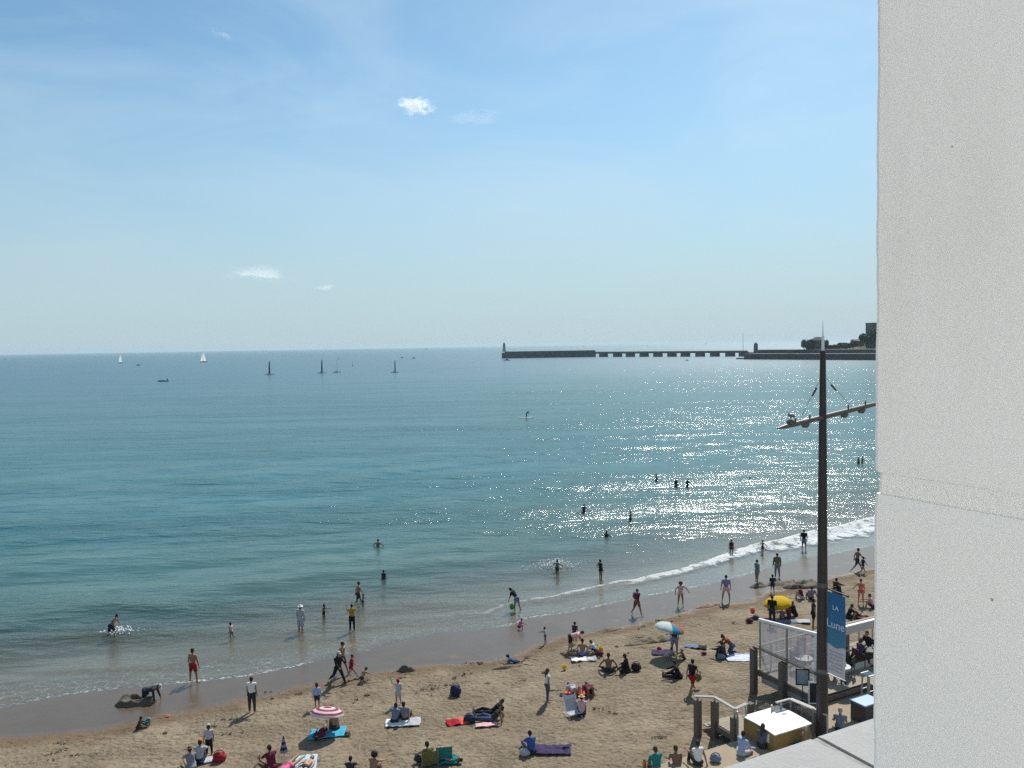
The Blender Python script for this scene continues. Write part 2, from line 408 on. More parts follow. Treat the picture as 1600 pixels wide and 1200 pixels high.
sea = grid_object('sea', P, g.m, {'out': D_, 'depth': depth, 'breaker': breaker_gap(T), 'along': T, 'foamwidth': fwid, 'foamamt': famt})
tag(sea, 'calm teal sea with small waves and sun glitter reaching the horizon', kind='structure')
# ------------------------------------------------------------------ the balcony the photograph is taken from
def W2(a, b): return np.array([E1[0] * a + E2[0] * b, E1[1] * a + E2[1] * b])     # seafront axes -> world x, y
def to12(p): return np.array([p[0] * E1[0] + p[1] * E1[1], p[0] * E2[0] + p[1] * E2[1]])
hs = 0.68
oe = to12(at_z(1355, 1121, H - hs)); oe2 = to12(at_z(1112, 1199, H - hs))
out_b = (oe[1] + oe2[1]) / 2                       # outer face of the parapet, in seafront axes
_c = to12(at_z(1362, 1119, H - 0.56)); fin_a = _c[0]; fin_b = _c[1]; top_in = fin_b + 0.003
g = NT('white_render'); ob = g.obj()
st = g.noise(ob, 90, 6, 0.7); bl = g.noise(ob, 2.2, 4, 0.6)
cc = g.mix(bl, (0.82, 0.81, 0.79), (0.865, 0.86, 0.845))
sp = g.ramp(g.voro(ob, 5.0), 0.012, 0.03, 1.0, 0.0)
cc = g.mix(g.math('MULTIPLY', sp, g.ramp(g.noise(ob, 3.1, 2), 0.52, 0.6)), cc, (0.42, 0.34, 0.25))
cc = g.mix(g.math('MULTIPLY', g.ramp(g.noise(g.mapping(ob, scale=(1, 1, .22)), 3.5, 5, .65), 0.5, 0.72), 0.22), cc, (0.62, 0.60, 0.56))
g.put(g.b.inputs['Base Color'], cc); g.b.inputs['Roughness'].default_value = 0.85
g.put(g.b.inputs['Normal'], g.bump(st, 0.0009, 0.7)); render_m = g.m
g = NT('mortar'); ob = g.obj()
g.put(g.b.inputs['Base Color'], g.mix(g.noise(ob, 120, 4, 0.8), (0.86, 0.845, 0.81), (0.95, 0.945, 0.92))); g.b.inputs['Roughness'].default_value = 0.95
g.put(g.b.inputs['Normal'], g.bump(g.noise(ob, 140, 4, 0.8), 0.0028, 1.0)); mortar_m = g.m
g = NT('coping_stone'); ob = g.obj()
cc = g.mix(g.noise(ob, 5, 6, 0.65), (0.24, 0.25, 0.255), (0.32, 0.325, 0.325))
cc = g.mix(g.ramp(g.noise(ob, 14, 5, 0.7), 0.55, 0.72, 0, 0.5), cc, (0.42, 0.41, 0.40))
g.put(g.b.inputs['Base Color'], cc); g.b.inputs['Roughness'].default_value = 0.8
g.put(g.b.inputs['Normal'], g.bump(g.noise(ob, 70, 6, 0.7), 0.004, 0.8)); coping_m = g.m

bal = empty('balcony', (0, 0, 0), 0)
tag(bal, 'white rendered balcony pillar and grey stone parapet right beside the camera', 'balcony')
zt = H - hs
def lbox(mb, a0, a1, b0, b1, z0, z1, m=0):
    c = W2((a0 + a1) / 2, (b0 + b1) / 2)
    mb.box((c[0], c[1], (z0 + z1) / 2), (a1 - a0, b1 - b0, z1 - z0), rz=RZ, m=m)
# the pillar: an upper and a lower block with a slightly recessed mortar course between them, worn edge
def worn_block(mb, a0, a1, b0, b1, z0, z1, seed):
    nz = 60; out = []
    for i in range(nz + 1):
        z = z0 + (z1 - z0) * i / nz
        w_ = 0.0022 * mnoise.noise(Vector((seed, z * 9, 0))) + 0.0014 * mnoise.noise(Vector((seed, z * 40, 3)))
        e = min(z - z0, z1 - z) ; r_ = 0.0016 * max(0, 1 - e / 0.006) ** 2
        k = 0.008
        pts = [(a0 + r_, b0), (a1, b0), (a1, b1 - r_), (a0 + k + r_, b1 - r_ + w_), (a0 + 0.3 * k + r_, b1 - 0.3 * k + w_ - r_), (a0 + r_, b1 - k + w_ - r_)]
        out.append([(*W2(*p), z) for p in pts])
    P_ = np.array(out); n = 6
    v = P_.reshape(-1, 3); f = [(i * n + k, i * n + (k + 1) % n, (i + 1) * n + (k + 1) % n, (i + 1) * n + k) for i in range(nz) for k in range(n)]
    f += [tuple(reversed(range(n))), tuple(range(nz * n, nz * n + n))]
    mb.raw(v, f)
fb0 = -0.75; fb1 = fin_b
zj1 = H - 0.193; zj0 = H - 0.225
m = MB(); worn_block(m, fin_a, fin_a + 0.34, fb0, fb1, zj1, H + 0.52, 1); m.build('upper_pillar_block', render_m, bal)
m = MB(); worn_block(m, fin_a - 0.001, fin_a + 0.34, fb0, fb1, zt - 1.0, zj0, 5); m.build('lower_pillar_block', render_m, bal)
m = MB(); worn_block(m, fin_a + 0.0014, fin_a + 0.335, fb0, fb1 - 0.005, zj0, zj1, 9); m.build('mortar_course', mortar_m, bal)
# unseen wall added left of the camera to bounce sunlight onto the pillar
m = MB(); lbox(m, -2.3, -2.05, fb0 + .001, fb1 - .02, zt - 1.0, H + 1.4); m.build('left_bounce_wall', render_m, bal)
for (x_, y_, r_, c_) in ((1551, 937, .0022, (.45, .30, .16)), (1488, 229, .0011, (.30, .28, .25)), (1480, 1046, .0009, (.40, .39, .38)), (1440, 260, .0006, (.4, .39, .37)), (1583, 1142, .0007, (.40, .38, .36))):
    d_ = ray(x_, y_); k_ = fin_a / (d_[0] * E1[0] + d_[1] * E1[1]); p_ = np.array([0, 0, H]) + d_ * k_
    m = MB(); m.ell(p_, (r_, r_, r_ * 1.1), seg=10, rg=6, jitter=.3); m.build('wall_blemish', mat('blemish_%d' % x_, c_, .9), bal)
# parapet top stones and the wall under them
ja0 = to12(at_z(1262, 1152, zt)); ja1 = to12(at_z(1350, 1190, zt))
ja = (ja0[0] + ja1[0]) / 2
def stone(a0, a1, seed):
    mb = MB(); nx = max(4, int((a1 - a0) / 0.02)); P_ = np.zeros((5, nx + 1, 3))
    for i in range(nx + 1):
        a = a0 + (a1 - a0) * i / nx
        for j, (b, dz) in enumerate(((out_b, -0.012), (out_b - 0.006, -0.002), (out_b - 0.02, 0), (top_in + .004, 0), (top_in, -0.001))):
            p = W2(a, b + (0.0016 * mnoise.noise(Vector((a * 14, seed, 0))) if j < 2 else 0)); P_[4 - j, i] = (p[0], p[1], zt + dz)
    mb.slab(P_, 0.07); return mb
m = stone(ja + 0.012, fin_a + 2.5, 2); m.build('coping_stone', coping_m, bal)
m = stone(-3.0, ja - 0.006, 4); m.build('coping_stone', coping_m, bal)
m = MB(); lbox(m, ja - 0.006, ja + 0.012, top_in + .002, out_b - 0.006, zt - 0.07, zt - 0.004); m.build('mortar_joint', mat('grey_mortar', (.27, .27, .262), .95, vary=.2, scale=60, bump=.006), bal)
m = MB(); lbox(m, -3.0, fin_a + 2.5, top_in + 0.001, out_b - 0.03, zt - 1.0, zt - 0.0855); m.build('parapet_wall', render_m, bal)
m = MB(); lbox(m, -3.0, fin_a + 2.5, fb0 + 0.002, out_b - 0.03, zt - 1.25, zt - 1.003); m.build('balcony_floor', mat('cream_tiles', (.70, .66, .60), .7, vary=.05), bal)
bld = MB(); lbox(bld, -6, 12, fb0 - 9, fb0 - 0.003, 1.3, H + 4.5); lbox(bld, -6, 12, fb0 - 0.001, out_b - 0.3, zt - 4.25, zt - 4.0)
b_ = bld.build('seafront_building', render_m); tag(b_, 'white seafront apartment building behind the balcony', 'building')

# ------------------------------------------------------------------ seafront promenade and steps
sandstone = mat('pale_concrete', (0.30, 0.24, 0.17), 0.9, vary=0.10, scale=2.5, bump=0.01)
pm = MB()
lbox(pm, -60, 60, 4.0, 23.55, 0.2, 1.30)
lbox(pm, -60, 19.0, 23.55, 23.98, 0.1, 1.04)
lbox(pm, 23.05, 60, 23.55, 24.55, 0.1, 1.298)
o = pm.build('promenade', sandstone); tag(o, 'pale concrete seafront promenade with a seating step above the sand', kind='structure')

wood = mat('weathered_wood', (0.14, 0.12, 0.10), 0.85, vary=0.25, scale=14, bump=0.01)
wood_l = mat('pale_planks', (0.30, 0.26, 0.20), 0.85, vary=0.15, scale=9, bump=0.006)
metal_g = mat('grey_metal', (0.33, 0.34, 0.35), 0.45, 0.5, 0.4, vary=0.05)
metal_w = mat('white_painted_metal', (0.78, 0.79, 0.80), 0.4, 0.5, 0.0, vary=0.03)
black_m = mat('black_board', (0.018, 0.02, 0.026), 0.5, vary=0.1)
def P12(a, b, z): p = W2(a, b); return (p[0], p[1], z)

# terrace on posts
A0, B0 = to12(ground(1181, 1079)); zs = 0.9; zf = 1.68
ter = empty('terrace_deck', P12(A0, B0, 0), RZ); tag(ter, 'raised wooden cafe terrace on thick posts above the sand, with clear wind screens', 'terrace')
near = -3.55
m = MB()
for k in range(24): m.box((6.3, near + 0.075 + k * 0.15, zf - 0.02), (12.6, 0.14, 0.04))
for k in range(23): m.box((7.9, near - 0.075 - k * 0.15, zf - 0.02), (9.4, 0.14, 0.04))
m.build('deck_boards', wood_l, ter)
m = MB()
m.box((6.3, -0.05, zf - 0.17), (12.6, 0.08, 0.24)); m.box((0.05, near / 2, zf - 0.17), (0.08, -near - 0.1, 0.24)); m.box((3.21, near - 1.7, zf - 0.17), (0.08, 3.3, 0.24)); m.box((6.3, -1.8, zf - 0.19), (12.4, 0.1, 0.2)); m.box((7.9, near - 3.3, zf - 0.19), (9.2, 0.1, 0.2)); m.box((6.3, near - 0.01, zf - 0.19), (12.2, 0.09, 0.2))
m.build('deck_beam', wood, ter)
for (x, y, top) in [(0, 0, 2.68), (0, -1.78, 2.62), (0, near + .12, zf - .06), (3.0, 0, 2.6), (6, 0, 2.6), (9, 0, 2.6), (3.25, near - 2.6, zf - .05), (6.2, near - 2.9, zf - .05), (9.2, near - 2.9, zf - .05)]:
    m = MB(); m.box((x - .13 if x == 0 else x, y, (top + zs - 0.5) / 2), (0.26, 0.26, top - zs + 0.5)); m.build('post', wood, ter)
# rail on the left side and on the sea side
m = MB(); m.bar((-0.02, 0.1, 2.74), (-0.02, near - 0.1, 2.74), 0.20, 0.05); m.build('handrail', wood, ter)
m = MB(); m.bar((0.15, 0.02, 2.74), (12.6, 0.02, 2.74), 0.16, 0.05); m.build('handrail', wood_l, ter)
m = MB()
for k in range(1, 13): m.box((k, 0.02, 2.2), (0.05, 0.05, 1.05))
m.box((6.3, 0.02, 2.2), (12.4, 0.03, 0.03)); m.build('railing_bars', metal_g, ter)
# wind screen of the left side
z_l, z_r = 4.02, 4.42
def screen_y(k): return -0.15 + (near + 0.15) * k
m = MB(); m.bar((0.12, -0.10, z_l), (0.12, near - 0.05, z_r), 0.10, 0.12); m.build('screen_top_rail', metal_w, ter)
for y, wd in ((-0.15, .06), (-1.80, .07), (near + .06, .14)):
    zt_ = z_l + (z_r - z_l) * (y + .1) / (near - .05)
    m = MB(); m.box((0.12, y, (zf + zt_) / 2), (wd, wd, zt_ - zf - 0.06)); m.build('screen_upright', metal_w if wd > .1 else metal_g, ter)
g = NT('clear_vinyl'); 
tr = g.n.new('ShaderNodeBsdfTransparent'); tr.inputs[0].default_value = (0.80, 0.81, 0.84, 1)
df = g.n.new('ShaderNodeBsdfPrincipled'); df.inputs['Base Color'].default_value = (0.50, 0.51, 0.55, 1); df.inputs['Roughness'].default_value = 0.25
trl = g.n.new('ShaderNodeBsdfTranslucent'); trl.inputs[0].default_value = (0.5, 0.51, 0.54, 1)
ad = g.n.new('ShaderNodeMixShader'); ad.inputs[0].default_value = 0.45; g.l.new(df.outputs[0], ad.inputs[1]); g.l.new(trl.outputs[0], ad.inputs[2])
mxx = g.n.new('ShaderNodeMixShader'); g.l.new(g.ramp(g.noise(g.obj(), 1.5, 3), 0.3, 0.7, 0.24, 0.40), mxx.inputs[0]); g.l.new(tr.outputs[0], mxx.inputs[1]); g.l.new(ad.outputs[0], mxx.inputs[2]); g.l.new(mxx.outputs[0], g.o.inputs[0])
vinyl = g.m
def pane(y0, y1):
    mb = MB(); nx = 12; pp = []
    for k in range(nx + 1):
        y = y0 + (y1 - y0) * k / nx; zt_ = z_l + (z_r - z_l) * (y + .1) / (near - .05) - 0.06
        wv = 0.015 * math.sin(k * 2.1)
        pp.append([(0.12 + wv, y, zf + 0.02), (0.126 + wv, y, zf + 0.02), (0.126 + wv, y, zt_), (0.12 + wv, y, zt_)])
    v = np.array(pp).reshape(-1, 3); f = [(i * 4 + k, i * 4 + (k + 1) % 4, i * 4 + 4 + (k + 1) % 4, i * 4 + 4 + k) for i in range(nx) for k in range(4)]
    f += [(0, 1, 2, 3), tuple(nx * 4 + k for k in (3, 2, 1, 0))]
    mb.raw(v, f); return mb
pane(-0.19, -1.76).build('screen_pane', vinyl, ter); pane(-1.84, near + 0.14).build('screen_pane', vinyl, ter)
# fascia board of the landward side, to the right of the lamp post
m = MB(); m.box((6.4, near + 0.02, z_r - 0.16), (12.4, 0.08, 0.34)); m.build('fascia', mat('grey_fascia', (0.42, 0.42, 0.42), 0.6, vary=.06), ter)
m = MB(); m.box((6.4, near + 0.02, z_r + 0.035), (12.45, 0.14, 0.045)); m.build('fascia_cap', metal_w, ter)
for x in (8.2, 12.2):
    m = MB(); m.box((x, near + 0.02, (zf + z_r - .33) / 2), (0.09, 0.09, z_r - .33 - zf)); m.build('screen_upright', metal_g, ter)
m = MB(); m.box((0.03, near / 2 - .1, zf - 0.42), (0.02, -near - 0.5, 0.24)); m.build('deck_skirt', mat('grey_skirt', (0.30, 0.30, 0.31), .8), ter)

# stair platform beside the kiosk
A1, B1 = to12(at_z(1118, 1091, 2.35)); 
stp = empty('stair_platform', P12(A1, B1, 0), RZ); tag(stp, 'weathered wooden platform with handrails and short steps down to the sand', 'stairs')
m = MB()
for k in range(16): m.box((0.95, -0.075 - k * .15, 1.29), (1.9, 0.135, 0.04))
m.build('platform_boards', wood_l, stp)
m = MB(); m.box((-0.03, -1.2, 1.15), (0.06, 2.4, 0.24)); m.box((1.93, -1.2, 1.15), (0.06, 2.4, 0.24)); m.box((0.95, -0.03, 1.15), (1.84, 0.05, 0.22)); m.build('side_beam', wood, stp)
for k in range(3):
    m = MB(); m.box((0.8, 0.16 + k * .27, 1.17 - k * .14), (1.5, 0.29, 0.05)); m.build('tread', wood_l, stp)
for x in (0.03, 1.57): m = MB(); m.raw([(x, 0.0, 1.12), (x, 0.95, 0.62), (x, 0.95, 0.5), (x, 0, 0.6), (x + .05, 0.0, 1.12), (x + .05, 0.95, 0.62), (x + .05, 0.95, 0.5), (x + .05, 0, 0.6)], [(0, 1, 2, 3), (7, 6, 5, 4), (0, 4, 5, 1), (1, 5, 6, 2), (2, 6, 7, 3), (3, 7, 4, 0)]); m.build('stringer', wood, stp)
p1 = (-0.52, 0.5)
for (x, y, top) in [(p1[0], p1[1], 2.2), (0, 0.05, 2.2), (-0.02, -1.12, 2.02), (1.95, 0.05, 1.7)]:
    m = MB(); m.box((x, y, (top + .4) / 2), (0.24, 0.24, top - .4)); m.build('post', wood, stp)
rl = [(p1[0] - .12, p1[1] + .05, 2.36), (0, 0.05, 2.38), (0, -1.15, 2.36), (0.75, -1.0, 2.36)]
m = MB(); 
for a, b in zip(rl, rl[1:]): m.bar(a, b, 0.15, 0.05)
m.build('handrail', mat('grey_handrail', (0.30, 0.29, 0.28), .7), stp)
for x, y, z0 in [(p1[0], p1[1], 2.18), (0, .05, 2.18), (0, -1.12, 1.3), (-0.02, -1.3, 1.3), (.72, -1.0, 1.3)]: m = MB(); m.box((x, y, (z0 + 2.34) / 2), (.06, .06, 2.34 - z0)); m.build('baluster', metal_g, stp)

# second guard rail behind the kiosk
q = [at_z(1205, 1100, 2.35), at_z(1235, 1092, 2.35), at_z(1271, 1107, 2.35), at_z(1274, 1122, 2.35)]
gr = empty('guard_rail', (q[1][0], q[1][1], 1.3), 0); tag(gr, 'grey guard rail with a flat top and mesh panels behind the white box', 'railing')
l_ = [np.array(p) - np.array([q[1][0], q[1][1], 1.3]) for p in q]
l_ = [l_[0], l_[1], l_[2], l_[2] + np.array([.32, -.62, 0])]
m = MB(); m.bar(l_[0] + (l_[1] - l_[0]) * .25, l_[1], .10, .05); m.bar(l_[1], l_[2], .20, .045); m.bar(l_[2], l_[3], .10, .05); m.build('top_rail', mat('pale_rail', (0.40, 0.38, 0.33), .7), gr)
for a, b in zip(l_, l_[1:]):
    for t_ in (0.03, .5, .97):
        p = a + (b - a) * t_; m = MB(); m.box((p[0], p[1], p[2] / 2 - .02), (.055, .055, p[2] - .05)); m.build('baluster', metal_g, gr)
g = NT('dark_mesh'); tr = g.n.new('ShaderNodeBsdfTransparent'); mxx = g.n.new('ShaderNodeMixShader'); mxx.inputs[0].default_value = .62
g.b.inputs['Base Color'].default_value = (.12, .125, .13, 1); g.l.new(tr.outputs[0], mxx.inputs[1]); g.l.new(g.b.outputs[0], mxx.inputs[2]); g.l.new(mxx.outputs[0], g.o.inputs[0]); meshm = g.m
for a, b in zip(l_, l_[1:]):
    a2 = a.copy(); b2 = b.copy(); a2[2] = b2[2] = .5; m = MB(); m.bar(a2, b2, .012, .86); m.build('mesh_panel', meshm, gr)

# storage kiosk with the white lid
kc = [at_z(x, y, 2.02)[:2] for x, y in ((1163, 1118), (1222, 1100), (1262, 1133), (1206, 1149))]
ka = [to12(p) for p in kc]; a0 = (ka[0][0] + ka[3][0]) / 2; a1 = (ka[1][0] + ka[2][0]) / 2; b1 = (ka[0][1] + ka[1][1]) / 2; b0 = (ka[2][1] + ka[3][1]) / 2
kio = empty('beach_kiosk', P12((a0 + a1) / 2, (b0 + b1) / 2, 1.3), RZ); tag(kio, 'low tan box kiosk with a large bright white lid beside the seafront step', 'kiosk')
wx, wy = a1 - a0, b1 - b0
m = MB(); m.box((0, 0, .33), (wx - .1, wy - .1, .64)); m.build('cabinet', mat('ochre_board', (0.32, 0.21, 0.07), .7, vary=.1, scale=5), kio)
P_ = np.array([[(x * wx / 2, y * wy / 2, .715 + .05 * (1 - y * y) + .012 * mnoise.noise(Vector((x * 2, y * 2, 4)))) for x in np.linspace(-1, 1, 9)] for y in np.linspace(-1, 1, 9)])
MB().slab(P_, .045).build('lid', mat('white_lid', (0.80, 0.81, 0.82), .45, .4, vary=.02, scale=2), kio); lid_o = [c for c in kio.children if c.name.startswith('lid')][0]
m = MB(); m.ell((wx * .30, wy * .08, .765), (.14, .08, .012), jitter=.2); m.build('dirt_stain', mat('grey_dirt', (0.38, 0.38, 0.38), .8), lid_o)
m = MB(); m.box((-wx / 2 + .035, -.35, .42), (.03, .42, .34)); notice_o = m.build('notice', mat('white_notice', (0.7, 0.7, 0.7), .6), kio)
m = MB(); m.box((-wx / 2 + .015, -.37, .43), (.02, .13, .15)); m.build('notice_picture', mat('dark_picture', (0.08, 0.08, 0.11), .6), notice_o)

# menu board and chalkboard
def board(px, py, z, w_, h_, lift, yaw, frame, face, name, label):
    p = at_z(px, py, z); r = empty(name, p, yaw); tag(r, label, 'sign'); return r
p = at_z(1254, 1097, zf)
mb_ = empty('menu_stand', p, R(-14)); tag(mb_, 'black framed menu case on a thin stand left of the lamp post', 'sign')
m = MB(); m.cap((0, 0, 0.02), .02, (0, 0, .75), .02, 8, flat=True); m.build('stand_pole', black_m, mb_)
m = MB(); m.cap((0, 0, 0.0), .19, (0, 0, .02), .18, 16, flat=True); m.build('stand_base', black_m, mb_)
m = MB(); 
for c_, d_ in (((0, 0, 1.42), (.56, .05, .05)), ((0, 0, .75), (.56, .05, .05)), ((-.255, 0, 1.085), (.05, .05, .62)), ((.255, 0, 1.085), (.05, .05, .62))): m.box(c_, d_)
m.build('case_frame', black_m, mb_)
m = MB(); m.box((0, 0.005, 1.085), (.455, .02, .615)); m.build('case_glass', mat('case_pane', (0.20, 0.27, 0.33), .12, .6, vary=.08, scale=3), mb_)
p = at_z(1277, 1102, zf - .02)
cb = empty('chalkboard', p, R(-8)); tag(cb, 'black chalkboard with a pale frame standing against the lamp post', 'sign')
m = MB(); m.box((0, 0, .53), (.62, .03, .84)); m.build('writing_face', black_m, cb)
m = MB(); m.box((-.335, 0, .52), (.045, .05, 1.04)); m.box((.335, 0, .52), (.045, .05, 1.04)); m.box((0, 0, .975), (.62, .05, .045)); m.box((0, 0, .085), (.62, .05, .045)); m.build('board_frame', metal_w, cb)
for q_ in (-.3, .3): m = MB(); m.bar((q_, .03, .9), (q_, .45, .0), .04, .03); m.build('rear_leg', metal_g, cb)

# planter on the deck, blue box and slatted stool at the right
def leafy(mb, n, c, r, hh, seed, w0=.025):
    rr = random.Random(seed)
    for _ in range(n):
        x = c[0] + rr.uniform(-r[0], r[0]); y = c[1] + rr.uniform(-r[1], r[1]); a = rr.uniform(0, 6.28); L = hh * rr.uniform(.5, 1.1); t_ = rr.uniform(.1, .5)
        d = np.array([math.cos(a) * t_, math.sin(a) * t_, 1.0]) * L; s_ = np.array([-math.sin(a), math.cos(a), 0]) * w0
        b_ = np.array([x, y, c[2]]); mid = b_ + d * .55; tip = b_ + d + np.array([math.cos(a), math.sin(a), -.4]) * L * .25
        mb.raw([b_ - s_ * .5, b_ + s_ * .5, mid + s_, tip, mid - s_], [(0, 1, 2, 3, 4)])
p = at_z(1333, 1045, zf)
pl = empty('planter', p, RZ); tag(pl, 'long planter of spiky green plants on the terrace deck', 'planter')
m = MB(); m.box((.35, 0, .16), (2.3, .34, .32)); m.build('trough', mat('pale_trough', (.48, .46, .42), .8), pl)
m = MB(); leafy(m, 420, (.35, 0, .31), (1.1, .15), .42, 5); m.build('foliage', mat('green_leaf', (0.06, 0.11, 0.03), .6, vary=.4, scale=3), pl)
p = at_z(1346, 1126, 1.3)
bb = empty('recycling_bin', p, RZ); tag(bb, 'dark bin with a blue top at the edge of the balcony pillar', 'bin')
m = MB(); m.box((.25, 0, .38), (.95, .7, .76)); m.build('bin_body', mat('dark_bin', (.06, .05, .05), .6), bb)
m = MB(); m.box((.25, 0, .79), (1.02, .78, .06)); m.build('bin_lid', mat('blue_top', (.20, .33, .45), .4, .5), bb)
p = at_z(1357, 1088, zf)
stl = empty('bar_stool', p, RZ); tag(stl, 'tall grey stool standing on the pale deck beside the pillar', 'stool')
for sx in (-.17, .17):
    for sy in (-.17, .17): m = MB(); m.bar((sx * 1.15, sy * 1.15, 0), (sx, sy, .95), .05, .05); m.build('leg', metal_g, stl)
m = MB(); m.box((0, 0, .975), (.46, .46, .05)); m.build('seat', metal_g, stl)
m = MB(); m.box((0, -.185, .3), (.36, .03, .03)); m.box((0, .185, .3), (.36, .03, .03)); m.build('stretcher', metal_g, stl)

# ------------------------------------------------------------------ lamp post with banner
pp = at_z(1284.5, 1152, 1.3); PX, PY = pp[0], pp[1]
post = empty('lamp_post', (PX, PY, 1.3), 0); tag(post, 'tall dark tapering lamp post with a slanted cross arm, cables and a hanging banner', 'lamp post')
dark = mat('dark_brown_metal', (0.045, 0.038, 0.040), 0.5, .4, .2, vary=.1, scale=4)
dgrey = mat('grey_brown_metal', (0.13, 0.115, 0.11), 0.5, .4, .2, vary=.1, scale=4)
ppm = F / PY
def zpx(y): return H - ((y - (553.2 - .0166 * 1286)) / F) * PY - 1.3       # height above the foot for a row of the photograph
m = MB(); m.cap((0, 0, 0), .235, (0, 0, zpx(1055)), .215, 20, flat=True); m.cap((0, 0, zpx(1055)), .215, (0, 0, zpx(700)), .155, 20, flat=True); m.cap((0, 0, zpx(700)), .155, (0, 0, zpx(548)), .105, 20, flat=True); m.build('mast', dark, post, smooth=False)
m = MB(); m.cap((0, 0, zpx(548)), .062, (0, 0, zpx(525)), .05, 12, flat=True); m.cap((0, 0, zpx(525)), .03, (0, 0, zpx(500)), .006, 8, flat=True); m.build('spire', metal_w, post)
for y_ in (918, 1056):
    m = MB(); m.cap((0, 0, zpx(y_) - .09), .225 if y_ > 1000 else .205, (0, 0, zpx(y_) + .09), .225 if y_ > 1000 else .205, 20, flat=True); m.build('clamp_band', mat('worn_band', (.12, .115, .115), .5), post)
ad_ = np.array([math.sin(R(58)), math.cos(R(58)), .10]); za = zpx(652)
m = MB(); Lh = 3.85
for s_ in (-1, 1):
    pts = [(0, .10), (1.6, .10), (2.2, .08), (2.62, .03)] if s_ < 0 else [(0, .10), (2.6, .10), (3.4, .08), (4.0, .03)]
    for (u0, r0), (u1, r1) in zip(pts, pts[1:]): m.cap(ad_ * s_ * u0 + np.array([0, 0, za]), r0, ad_ * s_ * u1 + np.array([0, 0, za]), r1, 12, flat=True)
m.build('cross_arm', dgrey, post)
for u_, top in ((-1.87, True), (-1.04, False), (1.32, False), (2.43, False)):
    m = MB(); c_ = ad_ * u_ + np.array([0, 0, za + (.12 if top else -.10)])
    m.ell(c_, (.17, .17, .11)) if top else (m.ell(c_, (.165, .165, .12)), m.cap(c_ + np.array([0, 0, -.06]), .14, c_ + np.array([0, 0, -.13]), .10, 14, flat=True)); m.build('lamp_head', dgrey, post, smooth=True)
    m = MB(); c2 = ad_ * (u_ + .27) + np.array([0, 0, za + .12]); m.cap(c2, .035, c2 + np.array([0, 0, .09]), .03, 8); m.build('cable_mount', dgrey, post)
for s_, u_ in ((-1, 1.35), (1, 1.8)):
    m = MB(); a_ = np.array([0, 0, zpx(588)]); b_ = ad_ * s_ * u_ + np.array([0, 0, za + .12]); m.tube([a_ + ad_ * s_ * .1, b_], .008, 6); c_ = a_ * .72 + b_ * .28; d_ = (b_ - a_) / np.linalg.norm(b_ - a_); m.cap(c_, .03, c_ + d_ * .35, .03, 6); m.build('stay_cable', dark, post)
# banner, hung towards the building
be = np.array([math.sin(R(153)), math.cos(R(153)), 0]); zb1 = zpx(926); zb0 = zpx(1056) + .02; Lb = .86; off = .24
g = NT('banner_cloth'); ob = g.obj(); sx = g.n.new('ShaderNodeSeparateXYZ'); g.l.new(ob, sx.inputs[0])
hz = g.math('DIVIDE', g.math('SUBTRACT', sx.outputs[2], zb0), zb1 - zb0)
wv = g.n.new('ShaderNodeTexNoise'); g.l.new(ob, wv.inputs[0]); wv.inputs[1].default_value = 0
lim = g.math('ADD', g.math('MULTIPLY', g.math('SINE', g.math('MULTIPLY', sx.outputs[0], 16.0)), 0.016), 0.335)
blue = g.mix(g.ramp(hz, .34, .95), (0.10, 0.29, 0.41), (0.055, 0.21, 0.40))
white = g.mix(g.noise(ob, 3, 4), (0.50, 0.50, 0.54), (0.60, 0.60, 0.64))
k_ = g.ramp(g.math('SUBTRACT', hz, lim), 0.0, 0.008)
edge_ = g.math('MULTIPLY', g.ramp(g.math('ABSOLUTE', g.math('SUBTRACT', hz, g.math('ADD', lim, .012))), .0, .010, 1, 0), .8)
cc = g.mix(edge_, g.mix(k_, white, blue), (.75, .77, .8)); g.put(g.b.inputs['Base Color'], cc); g.b.inputs['Roughness'].default_value = .75
trl = g.n.new('ShaderNodeBsdfTranslucent'); g.l.new(cc, trl.inputs[0]); mx_ = g.n.new('ShaderNodeMixShader'); mx_.inputs[0].default_value = .45; g.l.new(g.b.outputs[0], mx_.inputs[1]); g.l.new(trl.outputs[0], mx_.inputs[2]); g.l.new(mx_.outputs[0], g.o.inputs[0])
bn = np.array([be[1], -be[0], 0])
if bn[1] > 0: bn = -bn
mb2 = MB(); pts = []
nx, nz = 10, 26; V = []
for j in range(nz + 1):
    for i in range(nx + 1):
        u_ = i / nx; v_ = j / nz
        V.append(be * (off + u_ * Lb) + bn * (.02 * math.sin(v_ * 5 + u_ * 2.2)) + np.array([0, 0, zb0 + (zb1 - zb0) * v_]))
V = np.array(V); n_ = len(V); V2 = V - bn * .004
f_ = [(j * (nx + 1) + i, j * (nx + 1) + i + 1, (j + 1) * (nx + 1) + i + 1, (j + 1) * (nx + 1) + i) for j in range(nz) for i in range(nx)]
mb2.raw(np.concatenate([V, V2]), f_ + [tuple(reversed([a + n_ for a in q_])) for q_ in f_])
banner = mb2.build('banner', g.m, post)
for zz in (zb1 + .06, ):
    m = MB(); m.tube([np.array([0, 0, zz + .05]) + be * .15, be * (off + Lb + .08) + np.array([0, 0, zz])], .03); m.ell(be * (off + Lb + .1) + np.array([0, 0, zz]), (.06, .06, .05)); m.build('banner_arm', dark, post)
m = MB(); m.tube([np.array([0, 0, zb0 - .05]) + be * .15, be * (off + Lb) + np.array([0, 0, zb0 - .05])], .022); m.build('banner_arm', metal_w, post)
